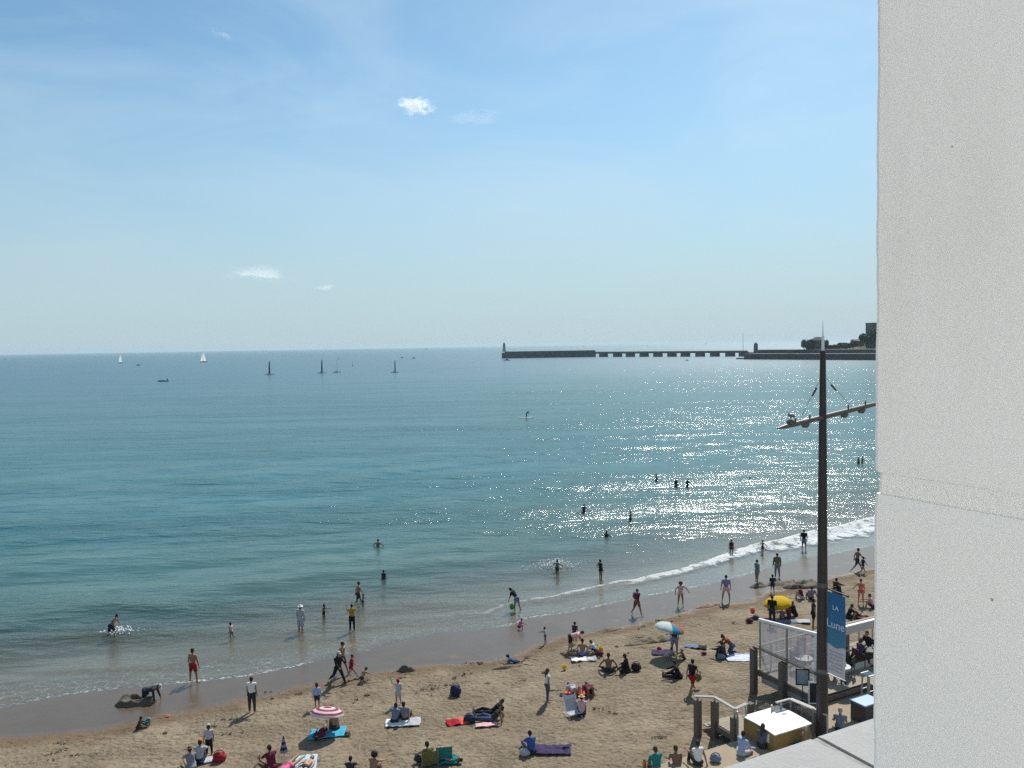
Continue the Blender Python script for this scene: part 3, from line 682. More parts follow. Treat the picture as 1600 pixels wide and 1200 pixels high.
def text(body, size, u_, z_, mt, parent, shear=0.0):
    cu = bpy.data.curves.new('lettering', 'FONT'); cu.body = body; cu.size = size; cu.extrude = .003; cu.align_x = 'CENTER'; cu.shear = shear
    t_ = bpy.data.objects.new('lettering_source', cu); col.objects.link(t_)
    dg = bpy.context.evaluated_depsgraph_get(); me = bpy.data.meshes.new_from_object(t_.evaluated_get(dg))
    bpy.data.objects.remove(t_)
    me.materials.clear(); me.materials.append(mt)
    X = -be if False else be
    # reading direction: along the arm, seen from the camera side
    Zu = np.array([0, 0, 1.0]); nn = np.cross(X, Zu)
    M = Matrix(((X[0], 0, nn[0], 0), (X[1], 0, nn[1], 0), (0, 1, 0, 0), (0, 0, 0, 1)))
    me.transform(M)
    o = bpy.data.objects.new('lettering', me); col.objects.link(o); o.parent = parent
    c_ = be * (off + u_) + np.array([0, 0, z_]) + nn * .04; o.location = tuple(c_); return o
ltr = mat('pale_lettering', (.62, .74, .85), .6, vary=.02)
text('LA', .26, Lb / 2, zb1 - .62, ltr, banner); text('Lune', .44, Lb / 2, zb1 - 1.35, ltr, banner)
m = MB(); rr = random.Random(4)
nn = np.cross(be, np.array([0, 0, 1.0]))
for k in range(6):
    z_ = zb0 + .92 - k * .145; u_ = .12 + rr.random() * .1
    while u_ < Lb - .15:
        L_ = rr.uniform(.04, .14); m.bar(be * (off + u_) + nn * .045 + np.array([0, 0, z_]), be * (off + u_ + L_) + nn * .045 + np.array([0, 0, z_ + rr.uniform(-.01, .01)]), .003, rr.uniform(.03, .06)); u_ += L_ + .035
m.build('small_print', mat('grey_print', (.33, .34, .40), .7), banner)['kind'] = 'stuff'

# gull standing on the arm
gp = ad_ * (-1.87) + np.array([PX, PY, za + 1.3 + .20])
gull = empty('seagull', gp, R(35)); gull.scale = (.62, .62, .62); tag(gull, 'grey and white gull standing on the left end of the lamp arm', 'gull')
m = MB(); m.ell((0, 0, .24), (.10, .20, .10), rot=Matrix.Rotation(R(18), 3, 'X')); m.cap((0, .13, .30), .062, (0, .17, .43), .042); m.ell((0, .19, .46), (.05, .065, .052)); m.cap((0, -.15, .18), .05, (0, -.30, .14), .018)
body_ = m.build('body', mat('white_feathers', (.6, .6, .6), .8), gull, smooth=True)
m = MB(); m.ell((.075, -.05, .26), (.035, .21, .085), rot=Matrix.Rotation(R(14), 3, 'X')); m.ell((-.075, -.05, .26), (.035, .21, .085), rot=Matrix.Rotation(R(14), 3, 'X')); m.build('wing', mat('grey_feathers', (.12, .12, .13), .8), gull, smooth=True)
m = MB(); m.cap((0, .24, .455), .016, (0, .31, .445), .006); m.build('beak', mat('yellow_beak', (.5, .33, .05), .5), gull)
m = MB()
for s_ in (-.035, .035): m.cap((s_, .0, .17), .012, (s_, .02, .012), .009); m.cap((s_, .02, .01), .009, (s_, .09, .008), .012)
m.build('leg', mat('pink_leg', (.4, .25, .2), .6), gull)
# ------------------------------------------------------------------ far shore: breakwater, bridge, quay, headland
stone_d = mat('dark_stone', (0.085, 0.085, 0.085), 0.9, vary=.25, scale=.15)
stone_p = mat('pale_stone', (0.30, 0.28, 0.25), 0.9, vary=.15, scale=.1)
def wall_obj(name, pa, pb, thick, z0, z1, m, parent=None, batter=0.0):
    pa = np.array(pa[:2]); pb = np.array(pb[:2]); d = pb - pa; L = np.linalg.norm(d); d /= L; n = np.array([-d[1], d[0]])
    mb = MB(); hw = thick / 2
    prof = [(-hw - batter, z0), (hw + batter, z0), (hw, z1), (-hw, z1)]
    v = [(*(p + n * a), z) for p in (pa, pb) for a, z in prof]
    mb.raw(v, [(0, 1, 2, 3), (7, 6, 5, 4), (0, 4, 5, 1), (1, 5, 6, 2), (2, 6, 7, 3), (3, 7, 4, 0)])
    return mb.build(name, m, parent)
ja_, jb_ = at_dist(785, 559, 1090), at_dist(931, 557.5, 1075)
jet = empty('breakwater', (0, 0, 0)); tag(jet, 'long dark stone breakwater with a high parapet on the horizon', 'breakwater')
wall_obj('stone_wall', ja_, jb_, 11, -3, 7.6, stone_d, jet, 1.5)
wall_obj('parapet', at_dist(789, 559, 1091), at_dist(930, 557.5, 1076), 4, 7.6, 9.0, stone_d, jet)
lp = at_dist(788, 559, 1089)
lh = empty('lighthouse', (lp[0], lp[1], 7.6)); tag(lh, 'small white lighthouse with a dark top on the left end of the breakwater', 'lighthouse')
m = MB(); m.cap((0, 0, 1.3), 2.3, (0, 0, 10.0), 1.75, 14, flat=True); m.build('tower', mat('lighthouse_paint', (.42, .42, .40), .7), lh)
m = MB(); m.cap((0, 0, 1.3), 3.2, (0, 0, 2.2), 3.0, 14, flat=True); m.build('base', stone_p, lh)
m = MB(); m.cap((0, 0, 10.0), 2.3, (0, 0, 10.5), 2.3, 14, flat=True); m.cap((0, 0, 10.5), 1.3, (0, 0, 12.2), 1.3, 12, flat=True); m.cap((0, 0, 12.2), 1.6, (0, 0, 13.8), .2, 12, flat=True); m.build('lantern_room', mat('dark_lantern', (.05, .06, .05), .5), lh)
# bridge on piers
ba_, bb_ = at_dist(931, 557, 1075), at_dist(1168, 557.5, 925)
brg = empty('pier_bridge', (0, 0, 0)); tag(brg, 'low footbridge on a row of squat piers joining the breakwater to the quay', 'bridge')
wall_obj('bridge_deck', ba_, bb_, 6, 4.2, 5.8, stone_d, brg)
wall_obj('bridge_rail', ba_, bb_, 0.5, 5.8, 6.9, stone_p, brg)
for x_ in (943, 965, 985, 1006.5, 1028, 1050, 1071, 1094, 1117, 1141, 1162):
    t_ = (x_ - 931) / (1168 - 931); 
    # points of the bridge line in perspective
    d = ray(x_, 557); A_ = np.array([[d[0], -(bb_ - ba_)[0]], [d[1], -(bb_ - ba_)[1]]]); k_, u_ = np.linalg.solve(A_, ba_[:2])
    p = ba_[:2] + (bb_ - ba_)[:2] * u_; dd = (bb_ - ba_)[:2]; dd = dd / np.linalg.norm(dd)
    wall_obj('pier', p - dd * 4.0, p + dd * 4.0, 9, -3, 4.2, stone_d, brg, 1.0)
# quay and headland
qa, qb = at_z(1163, 561.5, 0), at_z(1480, 563.5, 0)
quay = empty('harbour_quay', (0, 0, 0)); tag(quay, 'dark stone quay with a pale top running to the wooded headland', 'quay')
qd = (qb - qa)[:2]; qd /= np.linalg.norm(qd); qn = np.array([-qd[1], qd[0]])
wall_obj('quay_wall', qa[:2] + qn * 7, qb[:2] + qn * 7, 14, -3, 5.0, stone_d, quay, 1.0)
wall_obj('quay_top', qa[:2] + qn * 7, qb[:2] + qn * 7, 12, 5.0, 5.5, stone_p, quay)
wall_obj('upper_wall', qa[:2] + qn * 26 + qd * 2, qb[:2] + qn * 26, 18, -3, 8.6, stone_d, quay, 0.5)
wall_obj('upper_walkway', qa[:2] + qn * 26 + qd * 2, qb[:2] + qn * 26, 15, 8.6, 9.0, stone_p, quay)
wall_obj('slipway', qa[:2] - qd * 14 + qn * 7, qa[:2] + qn * 7, 5, -3, 1.2, stone_d, quay)
p = at_dist(1181, 545, 900)
b2 = empty('harbour_beacon', (p[0], p[1], 5)); tag(b2, 'short dark harbour light tower standing on the quay behind the bridge', 'beacon')
m = MB(); m.cap((0, 0, 0), 2.6, (0, 0, 9.2), 2.1, 12, flat=True); m.build('tower', mat('beacon_stone', (.14, .14, .14), .8), b2)
m = MB(); m.cap((0, 0, 9.2), 2.4, (0, 0, 9.6), 2.4, 12, flat=True); m.cap((0, 0, 9.6), 1.3, (0, 0, 11), .7, 12, flat=True); m.build('lantern_room', stone_d, b2)
wall_obj('foundation', p[:2] - qd * 6, p[:2] + qd * 6, 10, -8, 0.0, stone_d, None); f_ = bpy.data.objects['foundation']; f_.parent = b2; f_.matrix_parent_inverse = Matrix.Translation((-p[0], -p[1], 0)); 
p = at_dist(1161, 545, 905)
mp_ = MB(); mp_.cap((0, 0, -5), .28, (0, 0, 22), .12, 8, flat=True); mp_.ell((0, 0, 22.1), (.35, .35, .35)); o = mp_.build('signal_mast', stone_d, None, (p[0], p[1], 4)); tag(o, 'thin signal mast rising at the left end of the quay', 'mast')

def leafmat(name, c): return mat(name, c, .8, vary=.35, scale=.35)
lf = leafmat('headland_foliage', (0.045, 0.06, 0.03)); bark = mat('bark', (.07, .055, .045), .9)
def crown(mb, c, r, n, size, seed):
    rr = random.Random(seed); cl = [(np.array(c), np.array(r))]
    for _ in range(10):
        a = rr.uniform(0, 6.28); e = rr.uniform(-.2, 1); k = .62
        cl.append((np.array(c) + np.array(r) * np.array([math.cos(a) * k, math.sin(a) * k, e * .6]), np.array(r) * rr.uniform(.35, .55)))
    for _ in range(n):
        cc_, rc = rr.choice(cl); v = np.array([rr.gauss(0, 1) for _ in range(3)]); v /= np.linalg.norm(v); v *= rr.uniform(.55, 1.0)
        p_ = cc_ + v * rc; q_ = np.array([rr.gauss(0, 1) for _ in range(3)]); q_ /= np.linalg.norm(q_); u_ = np.cross(q_, v); u_ /= (np.linalg.norm(u_) + 1e-6)
        s_ = size * rr.uniform(.5, 1.2); mb.raw([p_ - q_ * s_, p_ + u_ * s_ * .7, p_ + q_ * s_, p_ - u_ * s_ * .7], [(0, 1, 2, 3)])
def tree(px, base_y, top_y, wpx, D, label, seed, c=(0.045, 0.06, 0.03)):
    b = at_dist(px, base_y, D); t_ = at_dist(px, top_y, D); h_ = t_[2] - b[2]; r_ = wpx / 2 * D / F
    rt = empty('pine_tree' if seed % 2 else 'evergreen_tree', b); tag(rt, label, 'tree', 'trees on the headland')
    m = MB(); m.cap((0, 0, -1), .5, (0, 0, h_ * .5), .35, 8, flat=True)
    for k in range(4): a = k * 1.6 + seed; m.cap((0, 0, h_ * .35), .25, (math.cos(a) * r_ * .5, math.sin(a) * r_ * .5, h_ * .65), .12, 6, flat=True)
    m.build('trunk', bark, rt)
    m = MB(); crown(m, (0, 0, h_ * .5), (r_ * .85, r_ * .85, h_ * .46), 2600, r_ * .10 + .15, seed); m.build('crown', leafmat('foliage_%d' % seed, c), rt); return rt
# the headland itself: a rocky hill built from its outline, with real width
hl_px = [(1228, 549), (1245, 548), (1262, 546), (1290, 547), (1310, 545), (1330, 541), (1345, 538), (1365, 533), (1400, 529), (1450, 526), (1520, 530)]
rows = []
for px_, py_ in hl_px:
    D = 760; t_ = at_dist(px_, py_, D); row = []
    for k, f__ in enumerate((0, .35, .8, 1, .85, .4, 0)):
        yy = D - 42 + k * 20; row.append((px_ and t_[0] * (1 + (yy - D) / 2500), yy, -2 + (t_[2] + 2) * f__ + 0.6 * mnoise.noise(Vector((px_ * .3, k * 2.0, 1)))))
    rows.append(row)
m = MB(); m.grid(np.array(rows)); 
g = NT('headland_ground'); ob = g.obj(); g.put(g.b.inputs['Base Color'], g.mix(g.ramp(g.noise(ob, .08, 4, .6), .4, .6), (.035, .04, .024), (.08, .072, .055))); g.b.inputs['Roughness'].default_value = .95
hd = m.build('headland', g.m, smooth=False); tag(hd, 'low scrub-covered rocky headland behind the quay', kind='structure')
# fort on the headland
p = at_dist(1275, 549, 745); ft = empty('old_fort', p); tag(ft, 'round dark stone fort on the headland behind the lamp post', 'fort')
s_ = 745 / F
m = MB(); m.cap((0, 0, -6), 16 * s_ * 1.0, (0, 0, 10.5 * s_), 14.5 * s_, 18, flat=True); m.build('lower_wall', stone_d, ft)
m = MB(); m.cap((1.5, 0, 10.5 * s_), 12 * s_, (1.5, 0, 17 * s_), 11 * s_, 16, flat=True); m.build('upper_tower', stone_d, ft)
m = MB(); m.cap((1.5, 0, 17 * s_), 11.5 * s_, (1.5, 0, 22.5 * s_), 4 * s_, 16, flat=True); m.build('roof', mat('slate_roof', (.075, .07, .075), .8), ft)
m = MB(); m.box((-29 * s_, 0, -1), (32 * s_, 8, 5 * s_ + 3)); m.build('outer_wall', stone_d, ft)
tree(1262, 551, 529, 22, 738, 'rounded dark bush against the left side of the fort', 2)
tree(1288, 551, 530, 14, 738, 'dark bush against the right side of the fort', 4)
tree(1303, 549, 538, 24, 742, 'low wide bush just right of the fort', 6, (.06, .075, .035))
tree(1320, 547, 535, 26, 742, 'low scrubby bush halfway along the headland', 8, (.06, .075, .035))
tree(1333, 544, 532, 14, 740, 'small dark tree in front of the pale house', 10)
tree(1354, 544, 519, 26, 735, 'broad dark tree right of the pale house', 12)
tree(1348, 539, 524, 13, 750, 'thin open tree behind the pale house', 3)
tree(1366, 541, 513, 26, 738, 'large dark tree beside the camera pillar edge', 14)
tree(1382, 537, 514, 28, 742, 'large dark tree partly hidden behind the pillar', 16)
p = at_dist(1338, 540, 748); hs_ = empty('headland_house', p, R(8)); tag(hs_, 'pale low house with a pinkish wall among the headland trees', 'house')
m = MB(); m.box((0, 0, 1.6), (8, 6, 5.5)); m.build('wall', mat('pinkish_wall', (.34, .27, .24), .8), hs_)
m = MB(); m.raw([(-4.4, -3.4, 4.35), (4.4, -3.4, 4.35), (4.4, 3.4, 4.35), (-4.4, 3.4, 4.35), (-4.0, 0, 6.1), (4.0, 0, 6.1)], [(0, 1, 5, 4), (2, 3, 4, 5), (1, 2, 5), (3, 0, 4), (3, 2, 1, 0)]); m.build('roof', mat('tile_roof', (.22, .12, .09), .8), hs_)
m = MB(); m.box((-2, -3.03, 1.8), (1, .1, 1.3)); m.build('window', black_m, hs_)
m = MB(); m.box((1.8, -3.03, 1.8), (1, .1, 1.3)); m.build('window', black_m, hs_)
p = at_dist(1364, 535, 770); ab = empty('apartment_block', p, R(10)); tag(ab, 'tall brownish apartment block at the edge of the pillar on the headland', 'building')
m = MB(); m.box((3, 0, 7), (15, 10, 22)); m.build('wall', mat('brownish_wall', (.17, .13, .12), .8, vary=.15, scale=.2), ab)
m = MB(); m.box((3, 0, 18.4), (15.6, 10.6, .8)); m.build('roof', stone_d, ab)
for zz in range(6):
    for xx in (-2.5, 0.5): m = MB(); m.box((xx, -5.03, 1 + zz * 2.9), (1.3, .12, 1.4)); m.build('window', black_m, ab)

hz_m = bpy.data.materials.new('haze'); hz_m.use_nodes = True; hn = hz_m.node_tree; hn.nodes.remove(hn.nodes['Principled BSDF'])
hv = hn.nodes.new('ShaderNodeVolumePrincipled'); hv.inputs['Color'].default_value = (.56, .68, .75, 1); hv.inputs['Density'].default_value = HAZE; hv.inputs['Anisotropy'].default_value = .2
hn.links.new(hv.outputs[0], hn.nodes['Material Output'].inputs['Volume'])
m = MB(); m.box((0, 0, 18), (56000, 56000, 60)); o = m.build('haze', hz_m); tag(o, 'thin bluish sea haze', kind='stuff')
# ------------------------------------------------------------------ boats
hull_d = mat('dark_hull', (.03, .04, .055), .5); hull_w = mat('white_hull', (.55, .56, .56), .4); sail_w = mat('white_sail', (.80, .81, .80), .8, vary=.03)
_n = sail_w.node_tree; _t = _n.nodes.new('ShaderNodeBsdfTranslucent'); _t.inputs[0].default_value = (.8, .81, .8, 1); _x = _n.nodes.new('ShaderNodeMixShader'); _x.inputs[0].default_value = .85
_n.links.new(_n.nodes['Principled BSDF'].outputs[0], _x.inputs[1]); _n.links.new(_t.outputs[0], _x.inputs[2]); _n.links.new(_x.outputs[0], _n.nodes['Material Output'].inputs[0])
sail_w = sail_w; sail_d = mat('dark_sail', (.022, .028, .04), .7); figm = mat('dark_clothing', (.03, .035, .04), .8)
def hull(mb, L, B, h0, m=0, dx=0, dy=0, z=0):
    n = 13; P_ = []
    for i in range(n):
        u_ = i / (n - 1); wd = B / 2 * (math.sin(min(1, u_ * 2.6 + .55) * math.pi / 2) if u_ < .5 else math.cos((u_ - .5) * 2 * math.pi / 2) ** .7) + .01; y = -L / 2 + L * u_; sh = h0 * (.85 + .5 * max(0, u_ - .5))
        P_.append([(dx - wd, dy + y, z + sh), (dx - wd * .85, dy + y, z + h0 * .35), (dx - wd * .2, dy + y, z - h0 * .4), (dx + wd * .2, dy + y, z - h0 * .4), (dx + wd * .85, dy + y, z + h0 * .35), (dx + wd, dy + y, z + sh)])
    v = np.array(P_).reshape(-1, 3); f = [(i * 6 + k, i * 6 + (k + 1) % 6, i * 6 + 6 + (k + 1) % 6, i * 6 + 6 + k) for i in range(n - 1) for k in range(6)]
    f += [tuple(range(6)), tuple(reversed(range((n - 1) * 6, n * 6)))]; mb.raw(v, f, m)
def sail(mb, foot, head, w_, side=1, bow=.5, th=.04, m=0, tp=.75):
    foot = np.array(foot, float); head = np.array(head, float); n = 10; P_ = []
    for i in range(n + 1):
        u_ = i / n; c_ = foot + (head - foot) * u_; wd = w_ * (1 - u_) ** tp + .05
        P_.append([c_ + np.array([bow * math.sin(k / 4 * math.pi) * (1 - u_ * .5) * .4, -side * wd * k / 4, 0]) for k in range(5)])
    P_ = np.array(P_); v = P_.reshape(-1, 3); v2 = v + np.array([th, 0, 0]); f = [(j * 5 + i, j * 5 + i + 1, j * 5 + 6 + i, j * 5 + 5 + i) for j in range(n) for i in range(4)]
    mb.raw(np.concatenate([v, v2]), f + [tuple(reversed([a + len(v) for a in q_])) for q_ in f], m)
def sitter(mb, c, s=1.0, m=0):
    c = np.array(c, float); mb.cap(c + [0, 0, .1 * s], .19 * s, c + [0, 0, .5 * s], .16 * s, 8, m); mb.ell(c + [0, 0, .82 * s], (.11 * s, .11 * s, .14 * s), m=m); mb.cap(c + [0, 0, .12 * s], .1 * s, c + [0, .5 * s, .15 * s], .08 * s, 6, m)
    for q_ in (-1, 1): mb.cap(c + [q_ * .2 * s, 0, .5 * s], .06 * s, c + [q_ * .22 * s, .35 * s, .3 * s], .05 * s, 6, m)
def sailboat(px, py, hpx, yaw, label):
    b = at_z(px, py, 0); s_ = b[1] / F; h_ = hpx * s_
    r = empty('sailboat', b, R(yaw)); tag(r, label, 'sailboat', 'white sailing boats far out')
    m = MB(); hull(m, h_ * .72, h_ * .24, h_ * .07); m.build('hull', hull_d, r); m = MB(); m.box((0, -.04 * h_, h_ * .085), (h_ * .12, h_ * .22, h_ * .05)); m.build('cabin', hull_w, r)
    m = MB(); m.cap((0, h_ * .06, 0), h_ * .008, (0, h_ * .06, h_), h_ * .005, 6, flat=True); m.build('mast', hull_w, r)
    m = MB(); sail(m, (0, h_ * .05, h_ * .12), (0, h_ * .05, h_ * .97), h_ * .32, 1, 1.0, .05); m.build('mainsail', sail_w, r)
    m = MB(); sail(m, (0, h_ * .08, h_ * .1), (0, h_ * .07, h_ * .85), h_ * .24, -1, 1.0, .05); m.build('jib', sail_w, r)
sailboat(188.5, 567.5, 14.5, 55, 'white sailing boat far out, the left one of the two with white sails')
sailboat(318, 566, 16, 80, 'white sailing boat far out, the right one of the two with white sails')
def cat(px, py, hpx, yaw, full, lean, label):
    b = at_z(px, py, 0); s_ = b[1] / F; h_ = hpx * s_
    r = empty('beach_catamaran', b, R(yaw)); tag(r, label, 'catamaran', 'small catamarans with dark sails'); 
    for k in (-1, 1): m = MB(); hull(m, h_ * .62, .4, .42, dx=k * 1.1); m.build('hull', hull_w if k > 0 else hull_d, r)
    m = MB(); m.box((0, 0, .52), (2.2, 2.2, .06)); m.build('trampoline', figm, r)
    tip = (lean * h_, .4, h_); m = MB(); m.cap((0, .5, .4), .08, tip, .05, 6, flat=True); m.build('mast', hull_d, r)
    if full:
        m = MB(); sail(m, (0, .45, .9), (lean * h_, .35, h_ * .97), full * .62, 1, .6, .05, tp=.3); m.build('mainsail', sail_d, r)
    for k in range(2): m = MB(); sitter(m, (1.15, -.9 + k * .9, .5), 1.0); fo_ = m.build('person', figm, None, (b[0] + 0, b[1] + 0, 0), R(yaw)); tag(fo_, 'small dark figure %s ' % ('at the stern' if k == 0 else 'amidships') + 'of the ' + label.split(' catamaran')[0] + ' catamaran', 'person')
cat(421, 585.5, 22, -80, 1.5, -.05, 'leftmost dark-sailed catamaran, its sail seen almost edge on')
cat(503, 583, 22, -80, 1.5, -.05, 'second dark-sailed catamaran from the left, close to the thin-masted one')
cat(526, 582, 20, -80, 0, -.02, 'bare-masted catamaran just right of the second dark sail')
cat(617, 582, 20, -82, 1.1, .04, 'rightmost dark-sailed catamaran, nearest to the breakwater')
def motorboat(px, py, Lpx, label, dark=True, name='motorboat', cab=True, yaw=90, mast=0, group=None):
    b = at_z(px, py, 0); s_ = b[1] / F; L = Lpx * s_
    r = empty(name, b, R(yaw)); tag(r, label, 'boat', group)
    m = MB(); hull(m, L, L * .3, L * .10); m.build('hull', hull_d if dark else hull_w, r)
    if cab: m = MB(); m.box((0, -.05 * L, L * .17), (L * .2, L * .3, L * .14)); m.box((0, -.05 * L, L * .25), (L * .24, L * .34, L * .03)); m.build('cabin', hull_w if not dark else figm, r)
    if mast: m = MB(); m.cap((0, 0, 0), .12, (0, 0, mast * s_), .06, 6, flat=True); m.build('mast', hull_d, r)
    return r
r = motorboat(255, 596, 16.5, 'dark open rowing boat with people aboard on the left', cab=False, name='rowing_boat', yaw=92)
L_ = 16.5 * at_z(255, 596, 0)[1] / F; b = at_z(255, 596, 0)
for k, (yy, s_, z_) in enumerate(((-2.55, 1.15, .75), (-.1, .8, .35), (.9, .8, .35))):
    m = MB(); sitter(m, (0, yy, z_), s_ * 1.1); o = m.build('person', figm, None, (b[0], b[1], 0), R(92)); tag(o, ['standing dark figure at the stern of the rowing boat', 'small figure sitting amidships in the rowing boat', 'small figure sitting towards the bow of the rowing boat'][k], 'person')
motorboat(216, 571, 6.5, 'small dark motorboat right of the left white sailing boat')
motorboat(148, 558.5, 3, 'tiny dark boat close to the horizon left of the white sailing boat')
motorboat(8, 562, 5.5, 'tiny pale boat at the far left edge', dark=False)
motorboat(628, 559.5, 6, 'left one of two low dark boats right of the catamarans')
motorboat(646.5, 560, 6.5, 'right one of two low dark boats right of the catamarans')
motorboat(528.5, 561, 3, 'tiny dark boat beyond the bare-masted catamaran')
motorboat(792, 563.3, 10, 'low greenish boat passing the lighthouse end of the breakwater')
motorboat(1073.5, 563.5, 6, 'small dark boat in front of the pier bridge')
motorboat(666, 546, 6, 'hazy pale boat almost on the horizon above the catamarans', dark=False, mast=5)
motorboat(912, 542, 3, 'tiny hazy sailing boat above the breakwater', mast=5)
motorboat(1012, 541, 3, 'tiny hazy sailing boat above the left half of the bridge', mast=5)
motorboat(1103, 538, 4, 'tiny hazy sailing boat above the right half of the bridge', mast=6)
b = at_z(551, 572, 0); m = MB(); m.cap((0, 0, -.5), .35, (0, 0, .6), .3, 8); m.cap((0, 0, .6), .12, (0, 0, 3.2), .1, 8); m.ell((0, 0, 3.4), (.3, .3, .35)); o = m.build('channel_buoy', figm, None, b); tag(o, 'thin dark channel buoy standing right of the catamarans', 'buoy')

# ------------------------------------------------------------------ clouds: real volumes of droplets high over the sea
def cloud(px, py, wpx, hpx, dens, seed, scale, label, rot=0.0, th=.5, D=5200, power=1.0):
    c_ = at_dist(px, py, D); s_ = D / F
    g = NT('cloud_vapour_%d' % seed); g.n.remove(g.b)
    ob = g.obj(); vm = g.n.new('ShaderNodeVectorMath'); vm.operation = 'LENGTH'; g.l.new(ob, vm.inputs[0])
    nz = g.noise(g.mapping(ob, loc=(seed * 3.1, seed, 0)), scale, 6, .62, .4)
    core = g.math('SUBTRACT', 1.0, vm.outputs['Value'], clamp=True)
    v_ = g.ramp(g.math('ADD', g.math('MULTIPLY', core, power), g.math('MULTIPLY', g.math('SUBTRACT', nz, .5), 2.2)), th, th + .35)
    v_ = g.math('MULTIPLY', v_, g.ramp(core, 0.0, .25))
    pv = g.n.new('ShaderNodeVolumePrincipled'); pv.inputs['Color'].default_value = (1, 1, 1, 1); pv.inputs['Anisotropy'].default_value = .3
    g.put(pv.inputs['Density'], g.math('MULTIPLY', v_, dens)); g.l.new(pv.outputs[0], g.o.inputs['Volume'])
    g.m.cycles.volume_step_rate = 1.0
    mb = MB(); mb.ell((0, 0, 0), (1, 1, 1), seg=24, rg=14); o = mb.build('cloud', g.m, None, c_)
    o.scale = (wpx / 2 * s_, wpx / 3 * s_, hpx / 2 * s_); o.rotation_euler = (0, R(rot), 0)
    tag(o, label, 'cloud', kind='structure'); return o
cloud(649, 166, 92, 48, .022, 1, 2.3, 'small bright white cloud high above the sea', 4, .50)
cloud(742, 185, 120, 40, .0008, 2, 2.0, 'faint wisp of cloud right of the bright small cloud', 0, .35)
cloud(408, 428, 230, 50, .0040, 3, 2.3, 'thin pale streak of cloud low over the left of the sea', 4, .62)
cloud(508, 450, 130, 32, .0050, 4, 2.3, 'short pale streak of cloud low over the sea', -2, .70)
cloud(348, 53, 76, 30, .0030, 5, 2.2, 'short thin wisp near the top left of the sky', 25, .62)
# ------------------------------------------------------------------ people
SK = {'fair': (.42, .25, .17), 'tan': (.30, .165, .10), 'brown': (.20, .11, .07), 'pink': (.45, .23, .17)}
CL = dict(black=(.018, .018, .022), navy=(.02, .028, .065), dark=(.035, .038, .045), red=(.30, .018, .025), white=(.70, .70, .70), grey=(.20, .21, .23), lightgrey=(.40, .41, .44), blue=(.04, .10, .28), lightblue=(.30, .40, .62), yellow=(.40, .24, .04), jeans=(.06, .09, .16), pink=(.60, .12, .25), palepink=(.62, .38, .38), orange=(.55, .13, .03), teal=(.02, .20, .20), green=(.10, .16, .03), olive=(.14, .14, .05), purple=(.055, .042, .095), maroon=(.12, .02, .04), brown=(.14, .07, .04), rust=(.22, .07, .03), straw=(.55, .45, .25), hairdark=(.02, .014, .012), hairbrown=(.06, .035, .022), hairfair=(.22, .15, .08), hairgrey=(.34, .33, .32), plaid=(.10, .11, .13), lilac=(.22, .20, .33), cream=(.55, .50, .42), bluegrey=(.16, .20, .28))
